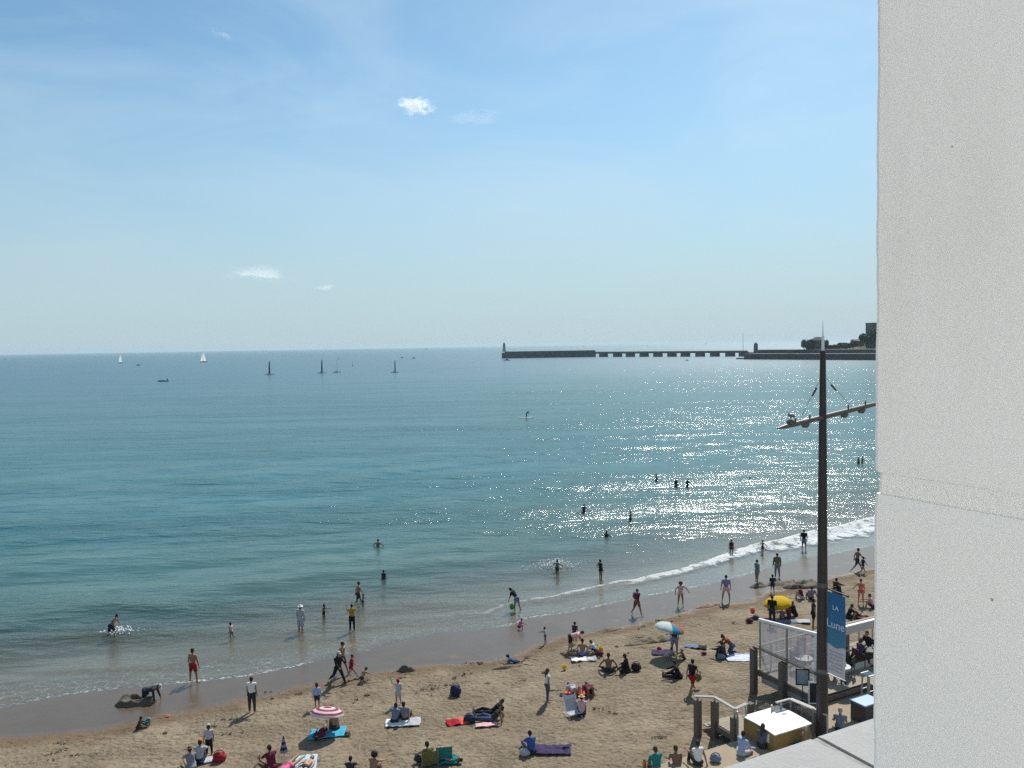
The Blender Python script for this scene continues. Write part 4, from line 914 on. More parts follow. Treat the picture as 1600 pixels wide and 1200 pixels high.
# pose: lean, head, thigh/shin (flex, out, knee bend, shin out), arms (angle, out, elbow), all in degrees; 0 = hanging straight down, 90 = forward
PO = {
 'stand': dict(lean=2, legs=((3, 4, 3), (-2, 5, 3)), arms=((4, 9, 14), (0, 9, 12))),
 'walk': dict(lean=5, legs=((26, 2, 6), (-18, 2, 20)), arms=((-22, 8, 14), (24, 8, 22))),
 'stride': dict(lean=8, legs=((34, 2, 4), (-26, 2, 22)), arms=((-30, 8, 30), (30, 8, 40))),
 'run': dict(lean=12, legs=((12, 2, 8), (-12, 2, 72)), arms=((-35, 12, 60), (35, 12, 70))),
 'wide': dict(lean=0, legs=((3, 15, 0), (0, 14, 0)), arms=((4, 16, 8), (4, 14, 8))),
 'hips': dict(lean=-2, legs=((3, 5, 3), (-2, 6, 3)), arms=((-25, 42, 75), (6, 8, 10))),
 'bend': dict(lean=68, head=70, legs=((6, 5, 8), (-6, 5, 4)), arms=((18, 6, 5), (28, 5, 6))),
 'stoop': dict(lean=42, head=50, legs=((12, 5, 12), (-10, 4, 8)), arms=((15, 6, 5), (30, 6, 14))),
 'splash': dict(lean=34, head=30, legs=((22, 8, 30), (-8, 8, 18)), arms=((15, 16, 20), (20, 22, 20))),
 'photo': dict(lean=0, legs=((2, 4, 2), (-2, 4, 2)), arms=((62, 12, 88), (58, 12, 92))),
 'armup': dict(lean=0, legs=((4, 4, 3), (-4, 4, 5)), arms=((120, 30, 25), (5, 10, 12))),
 'armsfwd': dict(lean=4, legs=((4, 4, 5), (-4, 4, 5)), arms=((65, 15, 25), (50, 22, 30))),
 'armsout': dict(lean=4, legs=((6, 6, 6), (-4, 6, 6)), arms=((15, 55, 25), (20, 50, 25))),
 'knees': dict(lean=18, legs=((128, 7, 112), (122, 7, 108)), arms=((62, 10, 18), (66, 10, 12)), sit=1),
 'kneesback': dict(lean=-16, legs=((124, 6, 108), (118, 8, 100)), arms=((-32, 16, 4), (-30, 16, 4)), sit=1),
 'legsout': dict(lean=-8, legs=((93, 7, 3), (95, 9, 14)), arms=((-30, 16, 2), (-28, 16, 4)), sit=1),
 'legsfwd': dict(lean=24, legs=((93, 10, 3), (100, 12, 24)), arms=((55, 10, 15), (60, 12, 10)), sit=1),
 'cross': dict(lean=14, legs=((100, 48, 96, -58), (100, 48, 96, -58)), arms=((28, 26, 32), (26, 26, 34)), sit=1),
 'elbows': dict(lean=8, legs=((100, 46, 96, -50), (100, 46, 96, -50)), arms=((12, 40, 30), (12, 38, 30)), sit=1),
 'ledge': dict(lean=12, legs=((90, 6, 84), (86, 6, 76)), arms=((30, 8, 40), (26, 8, 50)), sit=1),
 'ledgeup': dict(lean=4, legs=((112, 8, 96), (90, 6, 80)), arms=((50, 10, 40), (-24, 14, 4)), sit=1),
 'kneel': dict(lean=45, head=55, legs=((22, 8, 108), (26, 8, 112)), arms=((35, 8, 6), (52, 8, 6))),
 'squat': dict(lean=34, head=40, legs=((112, 14, 138), (108, 14, 134)), arms=((40, 8, 10), (52, 8, 8))),
 'crawl': dict(lean=78, head=60, legs=((8, 10, 92), (-4, 10, 88)), arms=((14, 8, 4), (8, 10, 4))),
 'back': dict(lean=-86, head=-84, legs=((89, 4, 2), (90, 5, 2)), arms=((96, 14, -4), (98, 16, -6)), sit=1),
 'backknees': dict(lean=-84, head=-80, legs=((136, 4, 122), (130, 5, 112)), arms=((96, 14, 0), (60, 16, 80)), sit=1),
 'recline': dict(lean=-48, head=-30, legs=((94, 5, 4), (104, 6, 34)), arms=((-42, 12, 50), (-40, 12, 55)), sit=1),
 'prone': dict(lean=87, head=80, legs=((-90, 6, 1), (-90, 7, 1)), arms=((100, 22, 30), (100, 22, 40)), sit=1),
 'proneup': dict(lean=68, head=30, legs=((-90, 6, 1), (-90, 7, 40)), arms=((20, 14, 62), (20, 14, 62)), sit=1),
}
def dirv(a, out, side): a = R(a); o = R(out); return np.array([side * math.sin(o), math.cos(o) * math.sin(a), -math.cos(o) * math.cos(a)])
def skeleton(pose, h, fem=False, child=False):
    P = PO[pose]; le = R(P['lean']); up = np.array([0, math.sin(le), math.cos(le)]); fw = np.array([0, math.cos(le), -math.sin(le)])
    hd = R(P.get('head', P['lean'] * .6)); hu = np.array([0, math.sin(hd), math.cos(hd)]); hf = np.array([0, math.cos(hd), -math.sin(hd)])
    X = np.array([1.0, 0, 0]); J = {}
    ls = .92 if child else 1.0
    J['pel'] = np.zeros(3); J['waist'] = up * .10 * h; J['chest'] = up * .22 * h + fw * .0; J['neck'] = up * .305 * h
    J['headb'] = J['neck'] + hu * .035 * h; hs_ = 1.22 if child else 1.0
    J['head'] = J['neck'] + hu * (.105 if not child else .115) * h + hf * .008 * h
    sw = (.100 if fem else .112) * h; hw = (.052 if fem else .048) * h
    for s, k in ((-1, 'L'), (1, 'R')):
        J['sh' + k] = J['neck'] - up * .028 * h + X * s * sw; J['hip' + k] = X * s * hw
        L = P['legs'][0 if s < 0 else 1]; a, ou, kn = L[:3]; so = L[3] if len(L) > 3 else ou * .4
        J['kn' + k] = J['hip' + k] + dirv(a, ou, s) * .245 * h * ls
        sd = dirv(a - kn, so, s); J['an' + k] = J['kn' + k] + sd * .235 * h * ls
        sa = a - kn
        td = np.array([0, 1.0, -.12]) if abs(sa) < 38 else (sd if sa < -38 else np.array([0, math.cos(R(sa)), math.sin(R(sa))]))
        J['toe' + k] = J['an' + k] + td * .105 * h + (np.array([0, 0, -.022 * h]) if abs(sa) < 38 else 0)
        J['heel' + k] = J['an' + k] - td * .03 * h
        A = P['arms'][0 if s < 0 else 1]
        J['el' + k] = J['sh' + k] + dirv(A[0], A[1], s) * .165 * h
        fd = dirv(A[0] + A[2], A[1] * .35, s); J['wr' + k] = J['el' + k] + fd * .145 * h; J['hand' + k] = J['wr' + k] + fd * .05 * h; J['fd' + k] = fd
    lo = min(min(v[2] for kk, v in J.items() if not kk.startswith('fd') and kk not in ('headb',)) , 1e9)
    if P.get('sit'): lo = min(J['pel'][2] - .062 * h, J['chest'][2] - .06 * h)
    else: lo = lo - .018 * h
    if P.get('sit') and pose.startswith('ledge'): lo = J['pel'][2] - .062 * h
    if P.get('sit'): off = np.array([0, 0, -lo])
    else:
        c_ = (J['anL'] + J['anR'] + J['toeL'] + J['toeR']) / 4; off = np.array([-c_[0], -c_[1], -lo])
    for kk in J:
        if not kk.startswith('fd'): J[kk] = J[kk] + off
    J.update(up=up, fw=fw, hu=hu, hf=hf, h=h, hs=hs_); return J
def torso(mb, J, g_=0.0, fem=False, lo=True, hi=True):
    h = J['h']; X = np.array([1.0, 0, 0])
    if hi:
        mb.cap(J['shL'], .036 * h + g_, J['shR'], .036 * h + g_, 10)
        for s in (-1, 1):
            mb.cap(J['chest'] + X * s * .045 * h + J['up'] * .03 * h, .060 * h + g_, J['waist'] + X * s * .032 * h, .050 * h + g_, 10)
        if fem:
            for s in (-1, 1): mb.ell(J['chest'] + X * s * .042 * h + J['fw'] * .045 * h, (.035 * h + g_,) * 3, seg=8, rg=6)
    if lo:
        mb.cap(J['waist'], .062 * h + g_, J['pel'] + J['up'] * .02 * h, .066 * h + g_, 10)
        mb.cap(J['hipL'], .060 * h + g_, J['hipR'], .060 * h + g_, 10)
        mb.ell(J['pel'] - J['fw'] * .022 * h - J['up'] * .01 * h, (.085 * h + g_, .062 * h + g_, .06 * h + g_), seg=10, rg=6)
_q = []
def vox(mb, name, m, parent, size, extra=None):
    o = mb.build(name, m, parent); r_ = o.modifiers.new('remesh', 'REMESH'); r_.mode = 'VOXEL'; r_.voxel_size = size; r_.use_smooth_shade = True
    sm = o.modifiers.new('smooth', 'SMOOTH'); sm.factor = .5; sm.iterations = 3
    _q.append((o, extra, m)); return o
def hand(mb, J, k, h):
    s = -1 if k == 'L' else 1; wr = J['wr' + k]; fd = J['fd' + k]; side = np.cross(fd, [0.3, 1, 0.2]); side /= np.linalg.norm(side); dn = np.cross(fd, side)
    palm = wr + fd * .032 * h
    mb.cap(wr, .013 * h, palm, .017 * h, 6)
    for i, L in enumerate((.036, .042, .039, .031)):
        b = palm + side * (i - 1.5) * .0095 * h + fd * .008 * h; m_ = b + (fd * .8 + dn * .35) * L * .55 * h; t = m_ + (fd * .45 + dn * .75) * L * .5 * h
        mb.cap(b, .0055 * h, m_, .005 * h, 5); mb.cap(m_, .005 * h, t, .0042 * h, 5)
    b = wr + side * .012 * h * s + fd * .012 * h; mb.cap(b, .0065 * h, b + (fd * .6 + side * s * .7) * .03 * h, .005 * h, 5)
SLEEVE = {'long': 2, 'short': 1, 'tank': 0}
def person(px, py, pose, h, face, label, skin='tan', top=None, legs=None, hair='short:hairdark', hat=None, fem=False, z=None, loc=None, group=None, extra=()):
    child = h < 1.35
    J = skeleton(pose, h, fem, child); P = PO[pose]
    if loc is not None: b = np.array(loc, float)
    elif z == 'water': b = at_z(px, py, 0.0); b[2] = terrain(b[0], b[1])
    elif z is not None: b = at_z(px, py, z)
    else: b = ground(px, py)
    r = empty('person', b, R(-face)); tag(r, label, 'person', group)
    sk = mat('skin_' + skin, SK[skin], .6, .35, vary=.06, scale=20)
    mb = MB(); torso(mb, J, 0, fem)
    mb.cap(J['neck'] - J['up'] * .02 * h, .030 * h, J['headb'] + J['hu'] * .02 * h, .027 * h, 8)
    hs_ = J['hs']; rot = Matrix(((1, 0, 0), (0, J['hf'][1], J['hu'][1]), (0, J['hf'][2], J['hu'][2])))
    mb.ell(J['head'], (.044 * h * hs_, .052 * h * hs_, .062 * h * hs_), rot=rot, seg=14, rg=10)
    mb.ell(J['head'] + J['hf'] * .02 * h - J['hu'] * .035 * h * hs_, (.03 * h * hs_, .032 * h * hs_, .028 * h * hs_), rot=rot, seg=10, rg=6)
    ch = 1.12 if child else 1.0
    for k in 'LR':
        mb.cap(J['sh' + k], .032 * h * ch, J['el' + k], .024 * h * ch, 8); mb.cap(J['el' + k], .025 * h * ch, J['wr' + k], .016 * h * ch, 8)
        mb.cap(J['hip' + k], .056 * h, J['kn' + k], .036 * h, 10); mb.cap(J['kn' + k], .036 * h, J['an' + k], .021 * h, 8)
        mid = J['kn' + k] * .68 + J['an' + k] * .32; mb.ell(mid - J['fw'] * .008 * h, (.032 * h,) * 3, seg=8, rg=6)
        mb.cap(J['heel' + k], .021 * h, J['toe' + k], .016 * h, 8)
    ex = MB()
    for k in 'LR': hand(ex, J, k, h)
    H0 = J['head']
    ex.cap(H0 + J['hf'] * .046 * h * hs_ + J['hu'] * .004 * h, .006 * h, H0 + J['hf'] * .058 * h * hs_ - J['hu'] * .012 * h, .008 * h, 6)
    for s in (-1, 1): ex.ell(H0 + np.array([s, 0, 0]) * .044 * h * hs_, (.006 * h, .012 * h, .017 * h), rot=rot, seg=6, rg=5)
    for s in (-1, 1): ex.ell(H0 + np.array([s, 0, 0]) * .018 * h * hs_ + J['hf'] * .047 * h * hs_ + J['hu'] * .004 * h, (.007 * h, .005 * h, .004 * h), seg=6, rg=4, m=1)
    ex.ell(H0 + J['hf'] * .050 * h * hs_ - J['hu'] * .032 * h * hs_, (.014 * h, .005 * h, .004 * h), seg=6, rg=4, m=2)
    vs = .021 if h > 1.35 else .016
    vox(mb, 'body', [sk, mat('eye', (.02, .015, .012), .3), mat('lips', (.32, .09, .08), .5)], r, vs, ex)
    # hair
    if hair and hair != 'none':
        st, c_ = hair.split(':'); hm = mat('hair_' + c_, CL[c_], .7, vary=.3, scale=40)
        m = MB(); R_ = rot
        m.ell(H0 - J['hf'] * .012 * h * hs_ + J['hu'] * .012 * h * hs_, (.050 * h * hs_, .054 * h * hs_, .062 * h * hs_), rot=R_, seg=14, rg=9, jitter=.05)
        m.ell(H0 - J['hf'] * .022 * h * hs_ - J['hu'] * .008 * h * hs_, (.047 * h * hs_, .042 * h * hs_, .052 * h * hs_), rot=R_, seg=12, rg=8, jitter=.05)
        if st == 'long':
            bb_ = H0 - J['hf'] * .035 * h; m.cap(bb_, .042 * h, J['neck'] - J['fw'] * .045 * h - J['up'] * .02 * h, .036 * h, 10); m.cap(J['neck'] - J['fw'] * .045 * h - J['up'] * .02 * h, .036 * h, J['chest'] - J['fw'] * .062 * h, .022 * h, 8)
        if st == 'big': m.ell(H0 - J['hf'] * .015 * h, (.085 * h, .075 * h, .08 * h), seg=14, rg=10, jitter=.12)
        if st == 'bun': m.ell(H0 - J['hf'] * .055 * h + J['hu'] * .05 * h, (.028 * h,) * 3, seg=10, rg=7)
        if st == 'tail': m.cap(H0 - J['hf'] * .05 * h, .022 * h, J['neck'] - J['fw'] * .05 * h, .012 * h, 8)
        m.build('hair', hm, r, smooth=True)
    if hat:
        st, c_ = hat.split(':'); hm = mat('hat_' + c_, CL[c_], .8, vary=.05); m = MB(); up_ = J['hu']
        c0 = H0 + up_ * .022 * h * hs_
        if st == 'cap':
            m.ell(c0 + up_ * .012 * h, (.054 * h * hs_, .060 * h * hs_, .050 * h * hs_), rot=rot, seg=14, rg=8); m.ell(c0 + J['hf'] * .065 * h * hs_ + up_ * .004 * h, (.036 * h * hs_, .045 * h * hs_, .006 * h), rot=rot, seg=12, rg=6); m.build('cap', hm, r, smooth=True)
        else:
            m.ell(c0 + up_ * .012 * h, (.054 * h * hs_, .060 * h * hs_, .052 * h * hs_), rot=rot, seg=14, rg=8); m.ell(c0 + up_ * .002 * h, (.098 * h * hs_, .104 * h * hs_, .010 * h), rot=rot, seg=18, rg=6, jitter=.03); m.build('sun_hat', hm, r, smooth=True)
    # clothes
    if top:
        st, c_ = top.split(':'); tm = mat('cloth_' + c_, CL[c_], .9, .15, vary=.10, scale=7); m = MB()
        if st == 'bikini':
            for s in (-1, 1): m.ell(J['chest'] + np.array([s, 0, 0]) * .042 * h + J['fw'] * .05 * h, (.038 * h,) * 3, seg=10, rg=6)
            m.cap(J['chest'] - np.array([1, 0, 0]) * .085 * h * .5, .066 * h, J['chest'] + np.array([1, 0, 0]) * .085 * h * .5, .066 * h, 10)
            vox(m, 'bikini_top', tm, r, .016)
        else:
            torso(m, J, .009 * h, fem, lo=True, hi=True)
            if st in ('dress', 'coat'):
                kk = .55 if st == 'dress' else .75
                for q in 'LR': m.cap(J['hip' + q], .075 * h, J['hip' + q] * (1 - kk) + J['kn' + q] * kk, .078 * h, 10)
                for q in 'LR': 
                    m.cap(J['sh' + q], .042 * h, J['el' + q] if st == 'coat' else J['sh' + q] * .5 + J['el' + q] * .5, .036 * h, 8)
                    if st == 'coat': m.cap(J['el' + q], .035 * h, J['wr' + q], .027 * h, 8)
            n = SLEEVE.get(st, -1)
            if n >= 1:
                for q in 'LR':
                    e_ = J['el' + q] if n == 2 else J['sh' + q] * .35 + J['el' + q] * .65
                    m.cap(J['sh' + q], .041 * h, e_, .036 * h, 8)
                    if n == 2: m.cap(J['el' + q], .034 * h, J['wr' + q] * .93 + J['el' + q] * .07, .025 * h, 8)
            if st == 'hood': 
                for q in 'LR': m.cap(J['sh' + q], .043 * h, J['el' + q], .037 * h, 8); m.cap(J['el' + q], .036 * h, J['wr' + q] * .93 + J['el' + q] * .07, .027 * h, 8)
                m.ell(J['neck'] - J['fw'] * .03 * h, (.06 * h, .05 * h, .04 * h))
            nm = {'dress': 'dress', 'coat': 'beach_robe', 'hood': 'hooded_jacket', 'suit': 'swimsuit', 'tank': 'tank_top'}.get(st, 'shirt')
            vox(m, nm, tm, r, .018)
    if legs:
        st, c_ = legs.split(':'); lm = mat('cloth_' + c_, CL[c_], .9, .15, vary=.10, scale=7); m = MB()
        g_ = .012 * h
        m.cap(J['hipL'], .060 * h + g_, J['hipR'], .060 * h + g_, 10); m.ell(J['pel'] - J['fw'] * .022 * h - J['up'] * .01 * h, (.085 * h + g_, .062 * h + g_, .06 * h + g_), seg=10, rg=6); m.cap(J['pel'], .066 * h + g_, J['pel'] + J['up'] * .05 * h, .06 * h + g_, 10)
        for q in 'LR':
            if st == 'shorts': m.cap(J['hip' + q], .066 * h, J['hip' + q] * .35 + J['kn' + q] * .65, .053 * h, 10)
            if st == 'trousers': m.cap(J['hip' + q], .065 * h, J['kn' + q], .046 * h, 10); m.cap(J['kn' + q], .045 * h, J['an' + q] * .94 + J['kn' + q] * .06, .033 * h, 8)
            if st == 'skirt': m.cap(J['hip' + q], .07 * h, J['hip' + q] * .4 + J['kn' + q] * .6, .072 * h, 10)
        vox(m, {'shorts': 'shorts', 'trousers': 'trousers', 'brief': 'swim_briefs', 'skirt': 'skirt'}[st], lm, r, .018)
    for fn in extra: fn(r, J, h)
    return r
def backpack(c):
    def f(r, J, h):
        b = np.array(r.location) ; m = MB(); c0 = J['chest'] - J['fw'] * .13 * h
        m.ell(c0 - J['up'] * .03 * h, (.088 * h, .06 * h, .14 * h)); m.ell(c0 - J['up'] * .07 * h - J['fw'] * .05 * h, (.06 * h, .03 * h, .06 * h)); o = m.build('backpack', mat('bag_' + c, CL[c], .8), None, r.location, r.rotation_euler[2], smooth=True)
        tag(o, '%s backpack worn by the person wading at the edge of the swash' % c, 'bag')
    return f
def finish_people():
    bpy.context.view_layer.update(); dg = bpy.context.evaluated_depsgraph_get()
    for o, ex, mm in _q:
        me = bpy.data.meshes.new_from_object(o.evaluated_get(dg))
        o['_new'] = me.name; o['_k'] = 1
    for o, ex, mm in _q:
        me = bpy.data.meshes[o['_new']]; del o['_new']; del o['_k']
        o.modifiers.clear()
        if not me.materials:
            for mt in (mm if isinstance(mm, list) else [mm]): me.materials.append(mt)
        me.polygons.foreach_set('material_index', [0] * len(me.polygons))
        if ex is not None and ex.n:
            nv = len(me.vertices); co = np.empty(nv * 3, np.float32); me.vertices.foreach_get('co', co)
            fs = [tuple(p.vertices) for p in me.polygons]; V = np.concatenate([co.reshape(-1, 3), np.concatenate(ex.v)])
            m2 = bpy.data.meshes.new(o.name); m2.from_pydata(V.tolist(), [], fs + [tuple(i + nv for i in f) for f in ex.f])
            for mt in me.materials: m2.materials.append(mt)
            m2.polygons.foreach_set('material_index', [0] * len(fs) + ex.m); m2.polygons.foreach_set('use_smooth', [True] * (len(fs) + len(ex.f))); m2.update(); me = m2
        else: me.polygons.foreach_set('use_smooth', [True] * len(me.polygons))
        o.data = me
    _q.clear()
# ------------------------------------------------------------------ things on the sand
def towel(px, py, lx, ly, yaw, cols, label, stripes=0, wr=.03, crumple=0.0, name='beach_towel', cat_='towel', z=None, seed=None):
    b = ground(px, py) if z is None else at_z(px, py, z); seed = seed if seed is not None else px * .37
    ms = [mat('towel_' + c, CL[c], .95, .1, vary=.1, scale=9) for c in cols]
    nx, ny = 26, 18; P_ = np.zeros((ny, nx, 3)); cs, sn = math.cos(R(yaw)), math.sin(R(yaw))
    for j in range(ny):
        for i in range(nx):
            u_ = i / (nx - 1) - .5; v_ = j / (ny - 1) - .5
            x = u_ * lx + .06 * lx * mnoise.noise(Vector((u_ * 3, v_ * 3, seed))); y = v_ * ly + .08 * ly * mnoise.noise(Vector((u_ * 3, v_ * 3, seed + 9)))
            X = x * cs - y * sn; Y = x * sn + y * cs
            zz = (terrain(b[0] + X, b[1] + Y) if z is None else z) - b[2] + .055 + wr * abs(mnoise.noise(Vector((x * 3.5, y * 3.5, seed)))) * 2 + crumple * max(0, .15 + mnoise.noise(Vector((x * 2.2, y * 2.2, seed + 3)))) * max(0, 1 - 3.2 * max(abs(u_), abs(v_)) ** 2)
            P_[j, i] = (X, Y, zz)
    mb = MB(); mb.slab(P_, .03)
    if stripes:
        nf = (nx - 1) * (ny - 1)
        for k in range(len(mb.f)):
            q = mb.f[k]; j = (q[0] % (nx * ny)) // nx; mb.m[k] = (j // stripes) % len(ms)
    elif len(ms) > 1:
        for k in range(len(mb.f)):
            i = (mb.f[k][0] % nx); mb.m[k] = 0 if i < nx * .55 else 1
    o = mb.build(name, ms, None, b, smooth=True); tag(o, label, cat_); return o
def heap(px, py, lx, ly, hz, yaw, c, label, name='bag', cat_='bag', strap=True, z=None):
    b = ground(px, py) if z is None else at_z(px, py, z); m = MB(); sd = px * .11
    m.ell((0, 0, hz * .42), (lx / 2, ly / 2, hz * .5), seg=18, rg=12, jitter=.16)
    m.ell((lx * .12, -ly * .2, hz * .35), (lx * .3, ly * .3, hz * .33), seg=14, rg=9, jitter=.2)
    r = empty(name, b, R(yaw)); tag(r, label, cat_); m.build('bag_body', mat('bag_' + c, CL[c], .85, vary=.15, scale=9), r, smooth=True)
    if strap:
        m = MB(); pts = [np.array([lx * .38 * math.cos(t), 0, hz * .75 + hz * .38 * math.sin(t)]) for t in np.linspace(.1, math.pi - .1, 8)]; m.tube(pts, .016); m.build('strap', mat('bag_strap', (.03, .03, .035), .8), r, smooth=True)
    return r
def mound(px, py, lx, ly, hz, yaw, label, ring=False, wetness=0.3, seed=1, c=(.15, .115, .08)):
    b = ground(px, py); nx, ny = 46, 34; P_ = np.zeros((ny, nx, 3)); cs, sn = math.cos(R(yaw)), math.sin(R(yaw))
    for j in range(ny):
        for i in range(nx):
            u_ = (i / (nx - 1) - .5) * 2; v_ = (j / (ny - 1) - .5) * 2; x = u_ * lx / 2; y = v_ * ly / 2; X = x * cs - y * sn; Y = x * sn + y * cs
            r_ = math.hypot(u_, v_) + .16 * mnoise.noise(Vector((u_ * 2, v_ * 2, seed)))
            f__ = (max(0, 1 - ((r_ - .58) / .36) ** 2) if ring else max(0, 1 - r_ * r_)) 
            zz = hz * f__ * (.75 + .6 * mnoise.noise(Vector((x * 2.6, y * 2.6, seed + 5)))) + (.05 * f__ * mnoise.noise(Vector((x * 13, y * 13, seed))))
            P_[j, i] = (X, Y, terrain(b[0] + X, b[1] + Y) - b[2] + max(zz, 0) - (.05 if f__ < .04 else -.012))
    m = MB(); m.slab(P_, .08); o = m.build('sand_mound', mat('dug_sand_%d' % seed, c, .85, vary=.35, scale=5, bump=.03), None, b, smooth=True); tag(o, label, 'sand mound', 'dug sand heaps and sandcastles'); return o
def bucket(px, py, c, label, s=1.0, dz=0):
    b = ground(px, py); r = empty('sand_bucket', (b[0], b[1], b[2] + dz), 0); tag(r, label, 'bucket'); s *= 1.0
    m = MB(); n = 16; V = []
    for (ra, z) in ((.085, 0), (.125, .22), (.135, .22), (.118, .215), (.08, .02)):
        V += [(ra * s * math.cos(k * 2 * math.pi / n), ra * s * math.sin(k * 2 * math.pi / n), z * s + .02) for k in range(n)]
    f = [(i * n + k, i * n + (k + 1) % n, (i + 1) * n + (k + 1) % n, (i + 1) * n + k) for i in range(4) for k in range(n)] + [tuple(reversed(range(n))), tuple(range(4 * n, 5 * n))]
    m.raw(V, f); m.build('pail', mat('plastic_' + c, CL[c], .4, .5), r)
    m = MB(); m.tube([np.array([.125 * s * math.cos(t), 0, .24 * s + .12 * s * math.sin(t)]) for t in np.linspace(0, math.pi, 9)], .008); m.build('handle', mat('plastic_white', CL['white'], .4), r); return r
def umbrella(px, py, rad, ht, tilt, tdir, cols, label, mode='gore', n=8, depth=.28, closed=False):
    b = ground(px, py); r = empty('beach_umbrella', b, 0); tag(r, label, 'umbrella', 'beach umbrellas')
    ms = [mat('canopy_' + c, CL[c], .8, .2, vary=.03) for c in cols]
    for m_ in ms:      # thin cloth lets some sun through
        if not m_.get('thin'):
            n_ = m_.node_tree; bs = n_.nodes['Principled BSDF']; tl = n_.nodes.new('ShaderNodeBsdfTranslucent'); mi = n_.nodes.new('ShaderNodeMixShader'); mi.inputs[0].default_value = .4
            src = bs.inputs['Base Color'].links[0].from_socket; n_.links.new(src, tl.inputs[0]); n_.links.new(bs.outputs[0], mi.inputs[1]); n_.links.new(tl.outputs[0], mi.inputs[2]); n_.links.new(mi.outputs[0], n_.nodes['Material Output'].inputs[0]); m_['thin'] = 1
    M = np.array(Matrix.Rotation(R(tilt), 3, Vector((math.sin(R(tdir) + math.pi / 2), math.cos(R(tdir) + math.pi / 2), 0))))
    top = M @ np.array([0, 0, .0]) + np.array([0, 0, ht])
    m = MB(); m.cap((0, 0, -.1), .017, (0, 0, ht * .8), .017, 8, flat=True); m.cap((0, 0, ht * .8), .017, top, .015, 8, flat=True); m.cap(top, .015, top + M @ np.array([0, 0, .07]), .006, 8, flat=True); m.build('pole', metal_w, r)
    NR = 12; seg = n * 6; V = []
    for i in range(NR + 1):
        u_ = i / NR
        for k in range(seg):
            a = 2 * math.pi * k / seg; ph = (k % 6) / 6.0; sag = 1 - (.055 * math.sin(ph * math.pi)) * u_
            if closed: rr_ = .02 + rad * u_ * (.75 + .25 * math.cos(ph * 2 * math.pi)); z = -depth * u_
            else: rr_ = rad * math.sin(u_ * math.pi / 2 * .92) / math.sin(math.pi / 2 * .92) * sag; z = -depth * (1 - math.cos(u_ * math.pi / 2 * .95)) * 1.05
            V.append(M @ np.array([rr_ * math.cos(a), rr_ * math.sin(a), z]) + top)
    V = np.array(V); nv = len(V); V2 = V - M @ np.array([0, 0, .006]); m = MB(); f = []; mi_ = []
    for i in range(NR):
        for k in range(seg):
            f.append((i * seg + k, i * seg + (k + 1) % seg, (i + 1) * seg + (k + 1) % seg, (i + 1) * seg + k)); mi_.append(((k // 6) if mode == 'gore' else i // (2 if not closed else 2)) % len(cols))
    f2 = [tuple(reversed([a + nv for a in q_])) for q_ in f]; m.raw(np.concatenate([V, V2]), f + f2); m.m = mi_ + mi_; m.build('canopy', ms, r, smooth=True)
    if not closed:
        for k in range(n):
            a = 2 * math.pi * k / n; m = MB(); pts = [M @ np.array([rad * math.sin(u_ * math.pi / 2 * .92) * math.cos(a), rad * math.sin(u_ * math.pi / 2 * .92) * math.sin(a), -depth * (1 - math.cos(u_ * math.pi / 2 * .95)) * 1.05 - .015]) + top for u_ in (0, .25, .5, .75, 1)]; m.tube(pts, .005, 5); m.build('rib', metal_g, r)
    return r
def chair(p, rz, c, label, group, name='cafe_chair', z=None):
    r = empty(name, p, rz); tag(r, label, 'chair', group); mt = mat('chair_' + c, CL[c], .7)
    m = MB(); m.box((0, 0, .45), (.44, .44, .035)); m.build('seat', mt, r); m = MB(); m.box((0, -.21, .70), (.42, .03, .42)); m.build('backrest', mt, r)
    for x in (-.19, .19):
        for y in (-.19, .19): m = MB(); m.bar((x, y, 0), (x, y, .435), .03, .03); m.build('leg', mat('chair_leg', (.1, .1, .1), .5), r)
    return r

CL['umbpink'] = (.42, .05, .11)
umbrella(513, 1146, .74, 1.16, 14, 200, ['umbpink', 'white'], 'red and white ringed beach umbrella over the people on the blue towel', mode='ring', n=8, depth=.30)
umbrella(1049, 1020, .78, 1.62, 16, 330, ['white', 'lightblue', 'teal_bright', 'red_bright', 'white', 'white', 'lightblue', 'white'] if False else ['white', 'lightgrey', 'white', 'umbblue', 'umbred', 'umbblue', 'white', 'lightblue'], 'white, turquoise and coral beach umbrella standing near the swash', n=8, depth=.34) if False else None
CL['umbblue'] = (.03, .33, .45); CL['umbred'] = (.62, .10, .07); CL['umbyellow'] = (.75, .52, .01); CL['umbwhite'] = (.62, .70, .70); CL['seablue'] = (.06, .34, .50); CL['paleblue'] = (.35, .50, .58)
CL['stripe_red'] = (.50, .02, .10); CL['stripe_navy'] = (.03, .04, .16); CL['orange_skin'] = (.4, .2, .1)
umbrella(1048, 1022, .82, 1.68, 14, 250, ['umbred', 'umbred', 'umbwhite', 'umbwhite', 'umbwhite', 'umbwhite', 'umbblue', 'umbred'], 'white, turquoise and coral beach umbrella standing near the swash', n=8, depth=.36)
umbrella(1214, 966, .84, 1.22, 12, 60, ['umbyellow'], 'bright yellow beach umbrella leaning over the group behind the terrace', n=8, depth=.38)
umbrella(444, 1190, .15, 1.05, 0, 0, ['stripe_navy', 'lightgrey'], 'closed navy and white striped beach umbrella stuck in the sand', mode='ring', n=6, depth=.66, closed=True)

